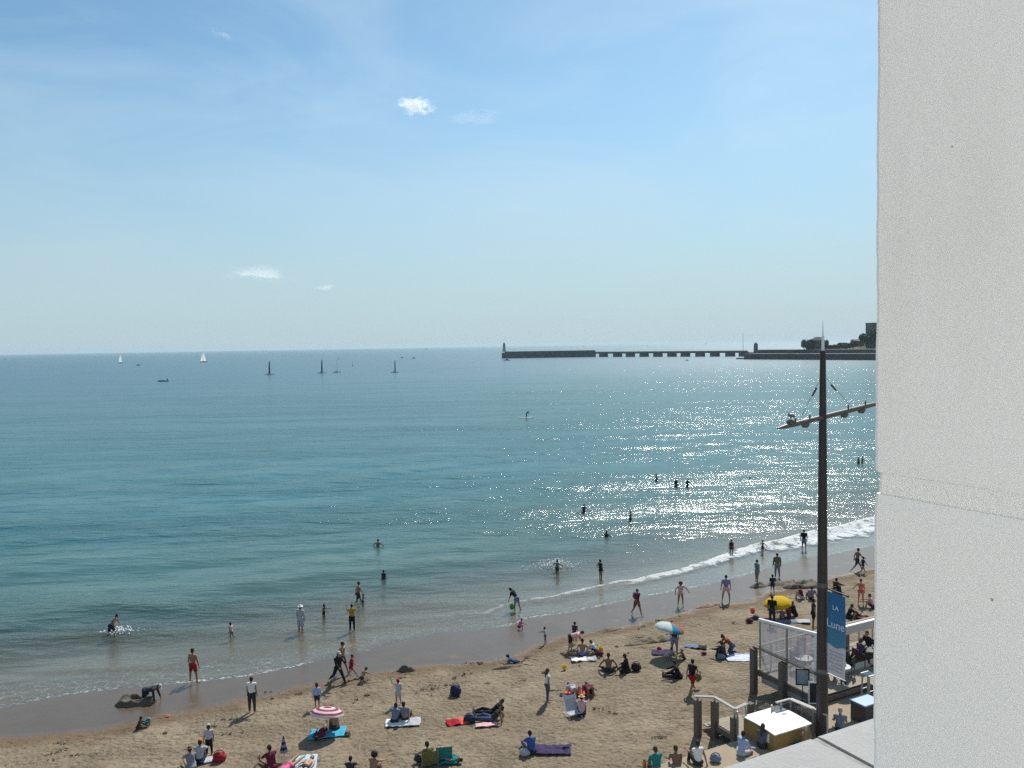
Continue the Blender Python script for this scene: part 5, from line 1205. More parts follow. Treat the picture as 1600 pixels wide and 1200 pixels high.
towel(512, 1147, 1.55, .95, 8, ['seablue'], 'bright blue towel spread under the red and white umbrella', crumple=.0)
towel(630, 1130, 1.5, .75, 4, ['white', 'lightgrey'], 'white towel under the couple below the girl in the red hat', wr=.05)
towel(715, 1130, .95, .62, 20, ['red', 'umbred'], 'crumpled red and coral towel beside the dark bag', crumple=.22, wr=.05)
towel(760, 1134, .95, .35, 8, ['palepink'], 'pale pink towel under the reclining woman in jeans', wr=.03)
towel(905, 1082, 1.25, .7, -12, ['umbred'], 'coral red towel under the two people lying with raised knees')
towel(862, 1173, 1.55, .75, -8, ['purple'], 'dark purple blanket spread beside the woman in the blue top', wr=.06)
towel(478, 1196, .85, 1.5, 12, ['paleblue'], 'light blue towel under the person lying at the bottom edge')
towel(1087, 1012, 1.15, .5, -16, ['bluegrey', 'dark'], 'dark blue crumpled blanket right of the tricolour umbrella', crumple=.12, wr=.06)
towel(1036, 1021, 1.2, .7, -6, ['purple'], 'purple blanket with pale edge under the tricolour umbrella', wr=.04)
towel(1157, 1029, 1.5, .95, -3, ['white', 'lightblue'], 'blue and white striped towel left of the terrace', stripes=2, wr=.04)
towel(912, 1032, 1.35, .55, 2, ['white', 'lightgrey'], 'white crumpled towel in front of the woman in the lilac skirt', crumple=.08, wr=.06)
towel(1240, 972, 1.9, .6, -3, ['bluegrey', 'lightgrey'], 'grey-blue towels under the group by the yellow umbrella', crumple=.05)
towel(1333, 965, 1.6, .6, -8, ['dark'], 'dark blanket under the people lying beyond the banner', crumple=.05)
towel(700, 1192, .9, .45, 4, ['teal'], 'teal cushion mat right of the green chair', crumple=.15, wr=.05)
towel(318, 1190, .75, .5, 10, ['navy', 'lightgrey'], 'navy and white towel beside the parents at the bottom left', crumple=.12, wr=.05)
towel(1030, 1198, .6, .4, 0, ['teal'], 'green towel by the orange bottles on the step', z=1.04)

heap(712, 1087, .52, .42, .55, 0, 'navy', 'dark blue backpack standing alone on the sand', name='backpack')
heap(735, 1128, .6, .42, .36, 0, 'navy', 'dark bag between the red towel and the woman in jeans')
heap(936, 1024, .5, .3, .26, 10, 'maroon', 'dark maroon bag beside the yellow bucket')
heap(343, 1190, .52, .42, .42, 5, 'red', 'red and black bag at the right of the parents at bottom left')
heap(820, 1180, .42, .36, .3, 0, 'lightgrey', 'pale round basket left of the woman in the blue top', name='basket', cat_='basket')
heap(884, 1172, .3, .2, .13, 0, 'dark', 'small dark pouch lying by the purple blanket')
heap(878, 1088, .22, .18, .14, 0, 'grey', 'small grey bag on the sand left of the red towel')
heap(1171, 973, .45, .3, .26, 0, 'maroon', 'maroon bag in the pile of toys behind the terrace')
heap(1181, 968, .4, .3, .26, 0, 'purple', 'purple bag under the red bucket behind the terrace')
heap(1118, 1190, .42, .3, .3, 0, 'bluegrey', 'grey handbag on the step beside the woman in the white top', z=1.3)
heap(1029, 1157 + 29, .0001 + .2, .2, .2, 0, 'teal', 'small teal bag on the sand below the seafront step') if False else None
heap(543, 1150, .3, .22, .15, 0, 'olive', 'small olive pouch at the right corner of the blue towel')
heap(1137, 1018, .34, .26, .3, 0, 'dark', 'dark bag behind the person sitting left of the striped towel') if False else None
heap(994, 1048, .5, .36, .42, 0, 'black', 'black bag on the sand right of the couple sitting apart')
heap(1135 - 8, 1030, .4, .3, .3, 0, 'bluegrey', 'dark blue bag left of the striped towel')
heap(1030, 1016, .26, .2, .2, 0, 'red', 'small red bag on the purple blanket', strap=False)
heap(1100, 1022, .3, .2, .14, 0, 'maroon', 'small dark shoe bag below the dark blue blanket', strap=False)
heap(655, 1190, .4, .3, .3, 0, 'dark', 'dark bag at the left of the green chair', strap=True)
bucket(231, 1134, 'teal', 'teal bucket beside the child sitting near the swash at left', 1.1)
bucket(882, 1046, 'umbyellow', 'yellow bucket standing alone on the sand below the white towel')
bucket(939, 1018, 'umbyellow', 'yellow bucket right of the maroon bag', 1.1)
bucket(1176, 964, 'umbred', 'coral red bucket on top of the toys behind the terrace', 1.3, .2)
bucket(1302, 1203, 'red', 'x') if False else None
p = ground(247, 1122); m = MB(); m.cap((0, 0, .06), .015, (.35, .1, .08), .015, 6); m.ell((.42, .12, .07), (.1, .07, .02)); o = m.build('toy_spade', mat('plastic_orange', CL['orange'], .5), None, p); tag(o, 'small orange toy spade on the wet sand near the teal bucket', 'spade')
for k, (x, y) in enumerate(((1007, 1196), (1015, 1194))):
    p = at_z(x, y + 4, 1.04); r = empty('bottle', p, 0); tag(r, ['amber bottle on the step, the left one of two', 'amber bottle on the step, the right one of two'][k], 'bottle')
    m = MB(); m.cap((0, 0, 0), .07, (0, 0, .22), .07, 10, flat=True); m.cap((0, 0, .22), .07, (0, 0, .30), .03, 10, flat=True); m.build('bottle_body', mat('amber', (.45, .20, .02), .3, .5), r); m = MB(); m.cap((0, 0, .30), .03, (0, 0, .34), .03, 8, flat=True); m.build('bottle_cap', black_m, r)

mound(213, 1098, 2.0, 1.25, .36, 10, 'big wet sandcastle ring with a crouching man at the left edge of the swash', True, seed=2, c=(.10, .085, .065))
mound(635, 1048, 1.0, .6, .36, 0, 'small dark sand heap at the edge of the swash', False, seed=3, c=(.10, .09, .07))
mound(1020, 1002, 3.6, .8, .26, 18, 'long low dug ridge of sand left of the tricolour umbrella', False, seed=4)
mound(950, 985, 1.9, .6, .15, 28, 'low crumbled sand ridge at the swash above the sitting couple', False, seed=5)
mound(1251, 915, 2.9, 2.2, .30, 10, 'large dark ring-shaped sand fort behind the lamp post', True, seed=6, c=(.12, .10, .075))
mound(1107, 946, 2.2, .7, .16, 30, 'low sand ridge at the water edge right of the tricolour umbrella', False, seed=7, c=(.2, .15, .11))
mound(1186, 916, 1.5, .8, .25, 20, 'dark sand heap at the feet of the person in the pale blue top', False, seed=8, c=(.12, .10, .075))
mound(1214, 912, 2.0, .9, .2, 20, 'dark sand heap in front of the person in the yellow jacket', False, seed=9, c=(.12, .10, .075))
mound(797, 1042, 1.9, .5, .15, 10, 'shallow dug sand in front of the child in the blue shirt', False, seed=10)
mound(575, 1066, 1.0, .6, .14, 0, 'small dug sand patch beside the sitting child in the middle', False, seed=11)
mound(893, 1022, 1.3, .8, .18, 0, 'dug sand at the feet of the bending woman', True, seed=12)

# beach chair (folded back, white) beside the straw-hatted woman
p = ground(893, 1116); r = empty('beach_chair', p, R(20)); tag(r, 'low white folding beach chair left of the woman in the straw hat', 'chair')
m = MB(); P_ = np.array([[(x * .27, -.1 + t * .36 + .02 * math.sin(t * 6), .22 + t * .55) for x in (-1, 0, 1)] for t in np.linspace(0, 1, 6)]); m.slab(P_, .02); m.build('backrest', mat('white_canvas', CL['lightgrey'], .9), r)
m = MB(); P_ = np.array([[(x * .27, -.1 - t * .42, .24 - .05 * math.sin(t * 3.1)) for x in (-1, 0, 1)] for t in np.linspace(0, 1, 6)]); m.slab(P_, .02); m.build('seat', mat('white_canvas', CL['lightgrey'], .9), r)
for x in (-.29, .29): m = MB(); m.tube([(x, -.55, .02), (x, -.1, .22), (x, .28, .8)], .014); m.tube([(x, .25, .02), (x, -.5, .24)], .014); m.build('frame', metal_w, r)
# two canvas seats at the bottom
for (x, y, c, lb) in ((672, 1197, 'olive', 'olive green low beach chair at the bottom of the picture'), (694, 1190, 'teal', 'teal low beach chair right of the olive one')):
    p = ground(x, y); r = empty('beach_chair', p, R(8)); tag(r, lb, 'chair', 'low canvas beach chairs')
    m = MB(); P_ = np.array([[(q * .30, -.12 - t * .12, .16 + t * .55) for q in (-1, 0, 1)] for t in np.linspace(0, 1, 6)]); m.slab(P_, .02); m.build('backrest', mat('canvas_' + c, CL[c], .9), r)
    m = MB(); P_ = np.array([[(q * .30, -.12 + t * .5, .18) for q in (-1, 0, 1)] for t in np.linspace(0, 1, 4)]); m.slab(P_, .02); m.build('seat', mat('canvas_' + c, CL[c], .9), r)
    for q in (-.31, .31): m = MB(); m.tube([(q, .4, .02), (q, -.1, .18), (q, -.26, .74)], .013); m.tube([(q, -.3, .02), (q, .38, .2)], .013); m.build('frame', metal_g, r)

# strandline: weed, shells and dug crumbs
rr = random.Random(11); m = MB()
for k in range(95):
    u_ = rr.random()
    if u_ < .45: t_ = rr.uniform(-35, 42); s_ = float(n0(t_) - n1(t_)) + abs(rr.gauss(0, 1)) * 2.0 + .6
    elif u_ < .65: t_ = rr.gauss(18, 7); s_ = float(n0(t_) - n1(t_)) + rr.uniform(.6, 5)
    else: t_ = rr.uniform(-35, 35); s_ = rr.uniform(6, 22)
    ang = rr.gauss(.1, .5); Lc = rr.uniform(.1, 1.3)
    for q in range(rr.randint(3, 16)):
        w_ = rr.uniform(-.5, .5) * Lc; tq = t_ + math.cos(ang) * w_ + rr.gauss(0, .05); sq = s_ + math.sin(ang) * w_ + rr.gauss(0, .05)
        n_ = float(n0(tq)) - sq; X = tq * ES[0] + n_ * EN[0]; Y = tq * ES[1] + n_ * EN[1]; z = terrain(X, Y)
        L_ = rr.uniform(.015, .05) * (1.8 if rr.random() < .1 else 1); m.ell((X, Y, z + .035), (L_ * 1.6, L_ * rr.uniform(.4, .9), .01 + L_ * .3), rot=Matrix.Rotation(rr.uniform(0, 3), 3, 'Z'), seg=7, rg=4, jitter=.35)
o = m.build('seaweed_litter', mat('dry_weed', (.10, .08, .055), .95, vary=.4, scale=1.5)); tag(o, 'dark bits of weed and clods strewn over the sand', 'seaweed', kind='stuff')

# ------------------------------------------------------------------ people in the sea
Wt = 'water'
person(174, 988, 'splash', 1.75, 90, 'shirtless man in dark shorts bending and splashing in the shallows at far left', 'tan', None, 'shorts:navy', z=Wt)
person(364, 993, 'run', 1.12, -60, 'small child in a pale swimsuit running through the shallows at left', 'tan', 'suit:palepink', 'brief:grey', z=Wt)
person(305, 1066, 'wide', 1.82, 20, 'shirtless man in red shorts standing at the swash, looking right', 'tan', None, 'shorts:red')
person(471, 982, 'stand', 1.72, 15, 'person in a long pale beach robe and white sun hat wading', 'tan', 'coat:lightgrey', 'shorts:lightgrey', hat='sun:white', z=Wt)
person(507, 964, 'armsfwd', 1.18, 100, 'child in a black swimsuit holding one arm out, right of the robed person', 'brown', 'suit:black', 'brief:black', z=Wt)
person(550, 981, 'photo', 1.68, -20, 'person in a yellow top and black trousers holding a phone up', 'tan', 'short:yellow', 'trousers:black', z=Wt)
person(561, 938, 'walk', 1.76, 60, 'shirtless man in dark shorts wading beside a small child', 'tan', None, 'shorts:dark', z=Wt)
person(568, 942, 'armsout', 1.02, 90, 'small child in a dark swimsuit wading beside the man in dark shorts', 'brown', 'suit:dark', 'brief:dark', z=Wt)
person(591, 853, 'armsout', 1.74, 20, 'lone dark-haired bather waist deep in the middle of the sea', 'brown', None, 'shorts:navy', z=Wt)
person(600, 903, 'stand', 1.30, 10, 'lone child thigh deep in the water below the waist-deep bather', 'brown', 'suit:dark', 'brief:dark', fem=True, z=Wt)
person(807, 953, 'stoop', 1.68, -60, 'woman in a black top and grey shorts bending over a green net', 'tan', 'short:black', 'shorts:bluegrey', hair='tail:hairdark', fem=True, z=Wt)
person(814, 983, 'squat', 1.05, 40, 'small child in a pink top squatting at the swash', 'tan', 'short:pink', 'brief:maroon', z=None)
person(851, 1006, 'armsfwd', .98, -80, 'toddler in a pale top on the wet sand with arms forward', 'tan', 'short:lightgrey', 'brief:dark')
person(871, 892, 'armsout', 1.32, 30, 'boy throwing up a patch of spray in the glittering water', 'brown', None, 'shorts:dark', z=Wt)
person(940, 903, 'hips', 1.62, 60, 'woman in a dark swimsuit standing knee deep in the glitter', 'tan', 'suit:black', 'brief:black', hair='bun:hairdark', fem=True, z=Wt)
person(996, 962, 'walk', 1.72, 150, 'person with a grey backpack walking along the swash', 'tan', 'short:maroon', 'shorts:rust', fem=True, extra=(backpack('grey'),))
person(1064, 948, 'armsout', 1.62, 170, 'woman with big curly hair in a pale swimsuit on the wet sand', 'tan', 'suit:palepink', 'brief:palepink', hair='big:hairbrown', fem=True)
person(1134, 940, 'wide', 1.78, 5, 'man in a pale shirt and pinkish shorts standing with legs apart', 'tan', 'short:lilac', 'shorts:palepink')
person(1143, 866, 'stand', 1.40, 20, 'long-haired girl standing in the first small breaker', 'brown', 'suit:maroon', 'brief:maroon', hair='long:hairdark', fem=True, z=Wt)
person(1192, 862, 'armsout', 1.15, 60, 'small child standing in the white foam of the breaker', 'brown', None, 'shorts:dark', z=Wt)
person(1256, 858, 'stand', 1.74, 10, 'man in a dark top standing in the white foam left of the lamp post', 'tan', 'short:black', 'shorts:bluegrey', z=Wt)
person(1184, 911, 'stand', 1.66, 70, 'person in a pale blue top standing on the wet sand', 'tan', 'short:bluegrey', 'shorts:grey')
person(1214, 902, 'stand', 1.76, 0, 'person in an olive yellow jacket standing on the wet sand', 'tan', 'hood:olive', 'trousers:grey', hat='cap:yellow')
person(1207, 926, 'walk', 1.28, 15, 'child in a dark blue wetsuit top walking down to the water', 'tan', 'short:navy', 'shorts:navy')
person(1339, 892, 'stride', 1.78, 80, 'shirtless man striding along the wet sand with a child at his side', 'brown', None, 'shorts:dark')
person(1349, 895, 'walk', 1.22, 80, 'child walking beside the striding man at the right', 'brown', 'suit:dark', 'brief:dark')
person(1345, 944, 'hips', 1.64, 20, 'woman in a coral bikini with a hand on her hip', 'pink', 'bikini:umbred', 'brief:umbred', hair='bun:hairbrown', fem=True)
for (x, y, hh, lb, pz) in ((1026, 752, 1.7, 'leftmost of the three bathers close together in the glitter', 'armup'), (1057, 759, 1.7, 'middle one of the three bathers close together in the glitter', 'stand'), (1075, 760, 1.75, 'rightmost of the three bathers close together in the glitter', 'armsout'), (1342, 724, 1.7, 'left one of the two bathers close to the pillar', 'stand'), (1348, 723, 1.7, 'right one of the two bathers close to the pillar', 'armsout'), (913, 801, 1.7, 'bather with bent arms in a glitter patch beyond the swimmer', 'armsout'), (986, 812, 1.65, 'bather seen from the side waist deep, above the curly swimmer', 'stand')):
    b = at_z(x, y, 0); person(x, y, pz, hh, 40 + x % 50, lb, 'brown', 'suit:dark' if x % 2 else None, 'brief:dark', loc=(b[0], b[1], -hh * .48), group='bathers standing deep in the sea')
for (x, y, lb, dz) in ((948, 838, 'dark-haired bather chest deep, alone below the others', 1.15), (1172, 748, 'single tiny swimmer head in the brightest glitter', 1.42)):
    b = at_z(x, y, 0); person(x, y, 'armsout', 1.65, 30, lb, 'brown', 'suit:dark', 'brief:dark', hair='long:hairdark', fem=True, loc=(b[0], b[1], -dz))
# paddle boarder far out
b = at_z(823, 653, 0); r = empty('paddle_board', b, R(-75)); tag(r, 'white paddle board far out carrying a dark standing figure', 'paddle board')
m = MB(); P_ = []
for i in range(15):
    u_ = i / 14; wd = .42 * math.sin(math.pi * (.04 + .92 * u_)) ** .55; y = -1.7 + 3.4 * u_; P_.append([(-wd, y, .10 + .12 * max(0, u_ - .8) * 4), (0, y, .13 + .12 * max(0, u_ - .8) * 4), (wd, y, .10 + .12 * max(0, u_ - .8) * 4)])
m.slab(np.array(P_), .12); m.build('board', hull_w, r)
m = MB(); m.build('x', hull_w, r) if False else None
person(823, 653, 'stoop', 1.75, 80, 'dark figure leaning forward on the white paddle board far out', 'brown', 'long:black', 'trousers:black', loc=(b[0], b[1], .13))

foam_m = mat('spray', (.75, .77, .77), .6)
def splash(px, py, r_, n, hh, seed, label):
    b = at_z(px, py, 0); q_ = random.Random(seed); m = MB()
    for _ in range(n):
        a = q_.uniform(0, 6.28); d = abs(q_.gauss(0, .5)) * r_; s_ = q_.uniform(.012, .045); m.ell((math.cos(a) * d, math.sin(a) * d * .6, abs(q_.gauss(0, .4)) * hh * max(0, 1 - d / r_) + .05), (s_ * 1.6, s_ * 1.4, s_ * .8), seg=6, rg=4)
    o = m.build('water_splash', foam_m, None, b); tag(o, label, 'splash', kind='stuff')
splash(186, 987, 1.3, 150, .35, 1, 'white spray kicked up beside the bending man')
splash(869, 884, 2.2, 260, .7, 2, 'white spray around the splashing boy')
splash(913, 798, 2.2, 160, .3, 3, 'white broken water around the bather with bent arms')
splash(1062, 758, 3.0, 160, .3, 4, 'white broken water around the three bathers')
splash(812, 652.5, 6.0, 160, .15, 5, 'white wake behind the paddle board')
splash(1192, 858, 1.6, 200, .4, 6, 'white spray around the small child in the breaker')
b = at_z(800, 948, .25); m = MB(); m.ell((0, 0, 0), (.16, .10, .20), seg=14, rg=9, jitter=.1); m.tube([np.array([.0, 0, .18]), np.array([.12, 0, .45]), np.array([.20, 0, .62])], .014)
o = m.build('fishing_net', mat('green_net', (.05, .30, .04), .7), None, b); tag(o, 'small green net dangling from the hand of the bending woman', 'net')
# ------------------------------------------------------------------ people on the sand
person(395, 1112, 'stand', 1.66, 0, 'woman in a white strapless top and dark leggings, seen from behind', 'tan', 'tank:white', 'trousers:dark', hair='bun:hairdark', fem=True)
person(212, 1096, 'crawl', 1.72, 90, 'man in a dark grey top and white cap digging in the sandcastle ring', 'tan', 'long:dark', 'shorts:dark', hat='cap:lightgrey')
person(215, 1139, 'legsfwd', 1.0, 60, 'small child in dark clothes sitting beside the teal bucket', 'tan', 'long:dark', 'shorts:dark')
person(327, 1179, 'stand', 1.30, -30, 'child in a white shirt, black trousers and cap standing at bottom left', 'tan', 'short:lightgrey', 'trousers:black', hat='cap:lightgrey')
person(496, 1106, 'stand', 1.20, -10, 'child in a light blue top and dark shorts above the striped umbrella', 'tan', 'long:lightblue', 'shorts:dark', hat='cap:navy')
person(528, 1067, 'stride', 1.74, 130, 'person in black with a white cap walking on the wet sand edge', 'tan', 'hood:black', 'trousers:black', hat='cap:lightgrey')
person(536, 1054, 'walk', 1.76, 120, 'shirtless man in a cap with a pink towel on his shoulder', 'tan', None, 'shorts:dark', hat='cap:black')
person(549, 1062, 'stride', 1.38, 70, 'slim girl in a red swimsuit taking a long step', 'fair', 'suit:red', 'brief:red', hair='bun:hairbrown', fem=True)
person(561, 1070, 'kneel', 1.15, 30, 'child kneeling in the sand beside the slim girl in red', 'tan', None, 'brief:dark')
person(622, 1100, 'armup', 1.22, -30, 'girl in a white dress and red hat with one arm raised', 'tan', 'dress:lightgrey', None, hat='cap:stripe_red', fem=True)
person(616, 1130, 'knees', 1.62, 20, 'person in a hooded dark grey top sitting on the white towel, left of the pair', 'tan', 'hood:bluegrey', 'trousers:dark')
person(633, 1125, 'kneesback', 1.76, 10, 'man in a grey T-shirt sitting on the white towel, right of the pair', 'tan', 'short:grey', 'shorts:dark')
person(524, 1141, 'knees', 1.74, -25, 'shirtless man sitting under the red and white umbrella', 'tan', None, 'shorts:dark', hat='cap:navy')
person(504, 1147, 'back', 1.62, 10, 'person in maroon lying on the blue towel in the umbrella shade', 'tan', 'short:maroon', 'shorts:maroon', fem=True)
person(806, 1037, 'proneup', 1.28, -70, 'child in a blue shirt lying on the front and digging at the swash', 'tan', 'short:blue', 'shorts:navy', hat='cap:blue')
person(893, 1020, 'bend', 1.68, 100, 'woman in a black and pink swimsuit bending to the ground', 'pink', 'suit:palepink', 'shorts:black', fem=True)
person(899, 1003, 'stand', 1.18, 30, 'dark-haired boy standing behind the bending woman', 'brown', 'tank:dark', 'shorts:dark')
person(910, 1024, 'cross', 1.62, 10, 'bare-backed woman in a lilac skirt sitting by the white towel', 'tan', None, 'skirt:lilac', hair='bun:hairdark', fem=True)
person(926, 1021, 'squat', 1.2, -60, 'child in a pale turquoise top leaning over beside the woman in lilac', 'tan', 'short:paleblue', 'shorts:dark', hair='bun:hairbrown')
person(951, 1050, 'elbows', 1.78, 5, 'dark-backed man sitting cross-legged with elbows out', 'brown', None, 'shorts:dark')
person(981, 1050, 'cross', 1.74, -70, 'person all in black sitting next to the man with elbows out', 'tan', 'hood:black', 'trousers:black')
person(858, 1097, 'stand', 1.58, 80, 'long-haired girl in a white top and jeans standing alone', 'tan', 'tank:white', 'trousers:jeans', hair='long:hairbrown', fem=True)
person(898, 1083, 'backknees', 1.68, 160, 'left one of two people lying on the coral towel with raised knees', 'pink', 'suit:lightgrey', 'shorts:lightgrey', fem=True)
person(921, 1084, 'backknees', 1.74, 175, 'right one of two people lying on the coral towel, in dark clothes', 'brown', 'short:maroon', 'shorts:dark')
person(909, 1118, 'knees', 1.62, 5, 'woman in a pale pink top and straw hat sitting beside the white chair', 'fair', 'short:palepink', 'trousers:dark', hat='sun:straw', fem=True)
person(768, 1126, 'recline', 1.66, -80, 'woman in blue jeans reclining on her elbows', 'tan', 'tank:dark', 'trousers:jeans', hair='short:hairdark', fem=True)
person(768, 1116, 'recline', 1.70, -85, 'companion in black lying behind the reclining woman in jeans', 'tan', 'short:black', 'trousers:black')
person(831, 1178, 'legsfwd', 1.66, -15, 'woman in a blue top sitting beside the purple blanket', 'fair', 'short:blue', 'trousers:navy', hair='short:hairdark', fem=True)
person(671, 1196, 'knees', 1.70, -30, 'person with raised pale knees on the olive beach chair', 'fair', 'tank:olive', 'shorts:olive')
person(697, 1187, 'backknees', 1.66, -60, 'person lying back on the teal beach chair', 'pink', 'tank:teal', 'shorts:teal', fem=True)
person(299, 1203, 'legsfwd', 1.64, -30, 'bare-armed adult in a straw hat sitting at the bottom left corner group', 'tan', 'tank:grey', 'shorts:grey', hat='sun:brown', fem=True)
person(312, 1192, 'knees', 1.66, -10, 'adult in a grey T-shirt and orange cap sitting at bottom left', 'tan', 'short:lightgrey', 'shorts:navy', hat='cap:orange')
person(426, 1202, 'legsfwd', 1.74, -40, 'person with a dark brown top sitting left of the closed striped umbrella', 'brown', 'short:maroon', 'shorts:maroon', hair='short:hairdark')
person(452, 1200, 'prone', 1.6, 200, 'person in bright pink lying below the closed striped umbrella', 'tan', 'tank:pink', 'brief:pink', fem=True)
person(476, 1204, 'back', 1.7, 190, 'person lying on the light blue towel at the bottom edge', 'fair', None, 'brief:dark')
person(582, 1212, 'knees', 1.68, 20, 'dark-haired person cut off by the bottom edge in the middle', 'tan', None, 'shorts:dark', hair='big:hairdark')
person(547, 1216, 'knees', 1.5, 0, 'person of whom only the top of the head shows at the bottom', 'tan', 'short:dark', 'shorts:dark')
person(1054, 1024, 'stoop', 1.68, 10, 'dark-haired woman bending under the tricolour umbrella', 'brown', 'short:dark', 'shorts:lilac', hair='big:hairdark', fem=True)
person(1047, 1030, 'squat', 1.1, 120, 'child in pale clothes crouching at the feet of the bending woman', 'tan', 'short:lightgrey', 'shorts:lightgrey')
person(1069, 1030, 'knees', 1.05, -100, 'child in an olive top sitting right of the bending woman', 'tan', 'short:olive', 'shorts:dark', hat='cap:lightgrey')
person(1062, 1060, 'legsfwd', 1.72, -75, 'man all in black sitting with legs out, left of the walking woman', 'tan', 'long:black', 'trousers:black')
person(1081, 1083, 'stride', 1.70, 40, 'woman in a black top and red shorts walking with a green bag', 'tan', 'tank:black', 'shorts:red', hair='bun:hairdark', fem=True)
heap(1091, 1075, .32, .22, .38, 0, 'olive', 'green bag carried low by the woman in red shorts'); 
o = [x for x in col.objects if x.get('label', '').startswith('green bag carried')][0]; o.location.z += .35
person(1132, 1028, 'knees', 1.66, -40, 'person in dark clothes sitting at the left end of the striped towel', 'tan', 'long:dark', 'trousers:dark')
person(1154, 1022, 'kneel', 1.66, -80, 'person in a rust brown top kneeling on the striped towel', 'tan', 'long:rust', 'trousers:jeans', hair='bun:hairdark', fem=True)
person(1207, 976, 'stand', 1.74, 30, 'man in black standing in front of the yellow umbrella', 'brown', 'short:black', 'trousers:dark')
person(1222, 968, 'knees', 1.3, 20, 'child sitting in the middle of the group by the yellow umbrella', 'tan', 'short:grey', 'shorts:dark')
person(1234, 968, 'cross', 1.6, -40, 'bare-armed woman sitting in the group by the yellow umbrella', 'pink', 'tank:maroon', 'shorts:dark', fem=True)
person(1243, 962, 'knees', 1.72, -60, 'person in black with a white cap sitting by the yellow umbrella', 'tan', 'long:black', 'trousers:black', hat='cap:lightgrey')
person(1254, 936, 'knees', 1.66, -60, 'woman in a maroon top sitting, left one of the pair near the lamp post', 'pink', 'tank:maroon', 'shorts:lightgrey', fem=True)
person(1267, 936, 'kneesback', 1.72, 0, 'person in a pale lilac shirt sitting, right one of the pair near the lamp post', 'tan', 'short:lilac', 'shorts:navy')
person(1273, 982, 'stand', 1.72, 100, 'dark shirtless man in black shorts half hidden by the lamp post', 'brown', 'tank:dark', 'shorts:black')
person(1304, 924, 'knees', 1.68, 60, 'left one of the dark seated pair above the banner', 'tan', 'long:dark', 'trousers:dark')
person(1313, 930, 'knees', 1.64, -40, 'right one of the dark seated pair above the banner', 'brown', 'short:black', 'shorts:black')
person(1324, 966, 'legsfwd', 1.7, 100, 'person in black sitting on the dark blanket beyond the banner', 'tan', 'long:black', 'trousers:dark')
person(1344, 968, 'backknees', 1.66, -70, 'person in maroon lying on the dark blanket beyond the banner', 'pink', 'short:maroon', 'shorts:dark', fem=True)
person(1364, 950, 'knees', 1.66, -60, 'person in a pink top sitting at the very edge of the pillar', 'pink', 'tank:palepink', 'shorts:dark', fem=True)
# on the seafront step
person(1027, 1206, 'ledge', 1.72, -20, 'person in a teal shirt sitting on the step beside the amber bottles', 'tan', 'short:teal', 'shorts:dark', hair='short:hairbrown', z=1.04)
person(1057, 1204, 'ledge', 1.70, 0, 'tanned bare-backed man sitting on the step left of the woman in white', 'brown', None, 'shorts:dark', hair='short:hairbrown', z=1.04)
person(1091, 1195, 'ledgeup', 1.70, -15, 'woman in a white vest and black headscarf sitting on the step', 'tan', 'tank:white', 'trousers:dark', hair='short:black', fem=True, z=1.30)
person(1158, 1180, 'ledge', 1.72, 60, 'person in a light blue shirt leaning forward on the step', 'tan', 'long:lightblue', 'shorts:lightgrey', hair='short:hairdark', z=1.30)
person(1190, 1168, 'ledge', 1.70, 40, 'long-haired woman in a dark plaid shirt sitting in front of the white lid', 'tan', 'long:plaid', 'trousers:dark', hair='long:hairbrown', fem=True, z=1.30)
person(1254, 1170, 'legsout', 1.70, -75, 'white-haired shirtless man in teal shorts sitting sideways on the step', 'tan', None, 'shorts:teal', hair='short:hairgrey', z=1.30)
person(1313, 1143, 'ledge', 1.74, 20, 'person in a grey-blue vest sitting right of the lamp post foot', 'tan', 'tank:bluegrey', 'shorts:dark', hair='short:hairgrey', z=1.30)

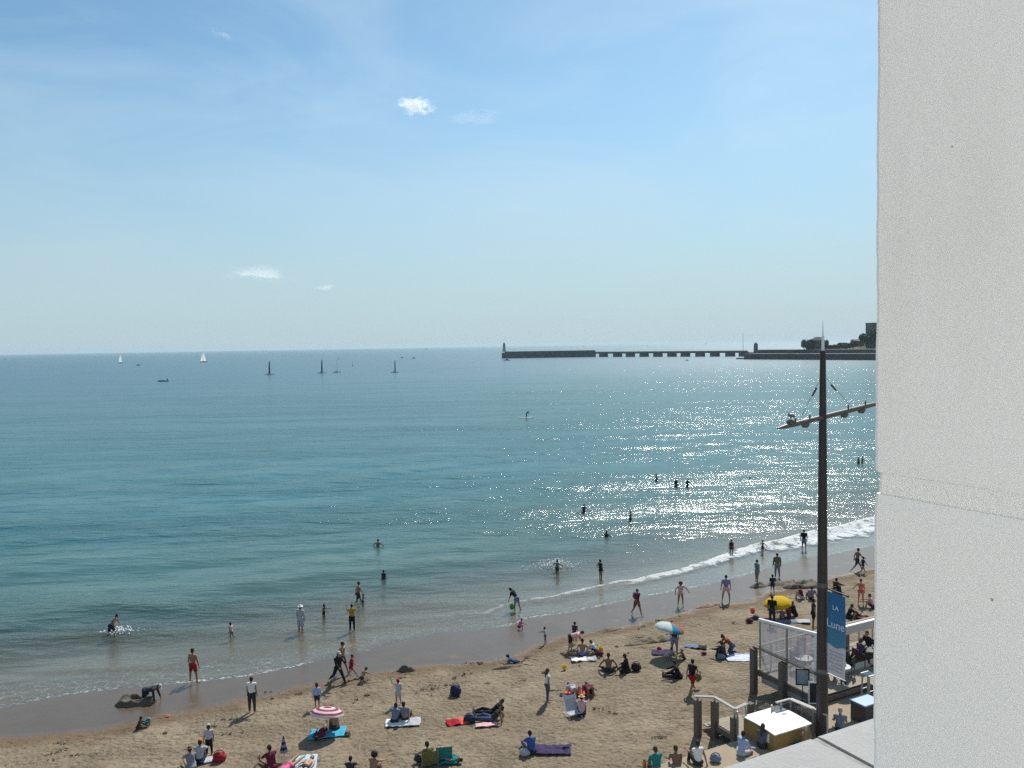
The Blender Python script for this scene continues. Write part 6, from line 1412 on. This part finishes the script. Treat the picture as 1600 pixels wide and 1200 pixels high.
# ------------------------------------------------------------------ on the terrace
def TP(x, y): 
    p = np.array([W2(A0, B0)[0], W2(A0, B0)[1]]) + E1 * x + E2 * y; return (p[0], p[1], zf)
def table(x, y, c, label):
    r = empty('cafe_table', TP(x, y), RZ); tag(r, label, 'table', 'terrace tables')
    m = MB(); m.cap((0, 0, .72), .40, (0, 0, .75), .40, 20, flat=True); m.build('table_top', mat('top_' + c, CL[c], .4), r); m = MB(); m.cap((0, 0, .02), .035, (0, 0, .72), .035, 8, flat=True); m.build('pedestal', black_m, r); m = MB(); m.cap((0, 0, 0), .24, (0, 0, .03), .22, 16, flat=True); m.build('foot', black_m, r)
    for k in range(3): a = k * 2.1 + x; o = MB().cap((.2 * math.cos(a), .2 * math.sin(a), 0), .032, (.2 * math.cos(a), .2 * math.sin(a), .13), .036, 8, flat=True).build('drinking_glass', mat('pale_glass', (.5, .5, .45), .15, .6), None, (*TP(x, y)[:2], zf + .75)); tag(o, '%s drinking glass on the %s' % (('first', 'second', 'third')[k], label), 'glass', 'glasses on the terrace tables')
CL['stripe_pink'] = (.42, .12, .20)
seats = [(1.0, -1.0, 'cream', 60, 'striped', 'long:stripe_pink', 'person in a pinkish striped top behind the left part of the wind screen'), (2.0, -1.5, 'cream', -60, 'b', 'long:lightgrey', 'person in a pale top behind the middle of the wind screen'), (1.5, -2.5, 'cream', 30, 'b', 'short:purple', 'person in purple sitting lowest behind the wind screen'), (2.6, -2.6, 'cream', -50, 'b', 'long:dark', 'person in dark clothes behind the right part of the wind screen')]
table(1.5, -1.5, 'cream', 'cream round table behind the wind screen'); table(2.2, -3.0, 'lightgrey', 'pale round table at the corner of the wind screen'); table(5.0, -2.3, 'dark', 'dark round table right of the banner'); table(6.3, -2.9, 'lightgrey', 'pale round table near the camera pillar')
chn = ['left', 'middle', 'lower', 'right']
for k, (x, y, c, fc, _, tp, lb) in enumerate(seats):
    x += .55; chair(TP(x, y), R(-fc), 'dark', 'dark cafe chair, the %s one behind the wind screen' % chn[k], 'terrace chairs')
    J = None; q = TP(x, y); person(0, 0, 'ledge', 1.68, fc, lb, 'tan', tp, 'trousers:dark', hair='short:hairbrown', fem=k % 2 == 0, loc=(q[0], q[1], q[2] + .46))
for k, (x, y, c, fc, tp, lb) in enumerate([(4.3, -2.2, 'maroon', 70, 'short:purple', 'person in purple on the terrace just right of the banner'), (5.6, -1.7, 'maroon', -110, 'long:black', 'person in black on the terrace beyond the dark table'), (6.2, -1.9, 'stripe_pink', 150, 'short:lightgrey', 'person in a pale top on the terrace near the camera pillar')]):
    chair(TP(x, y), R(-fc), c, ['maroon chair right of the banner', 'maroon chair beyond the dark table', 'pink striped chair near the camera pillar'][k], 'terrace chairs'); q = TP(x, y)
    person(0, 0, 'ledge', 1.68, fc, lb, 'pink', tp, 'trousers:dark', hair='short:hairbrown', fem=True, loc=(q[0], q[1], q[2] + .46))
finish_people()
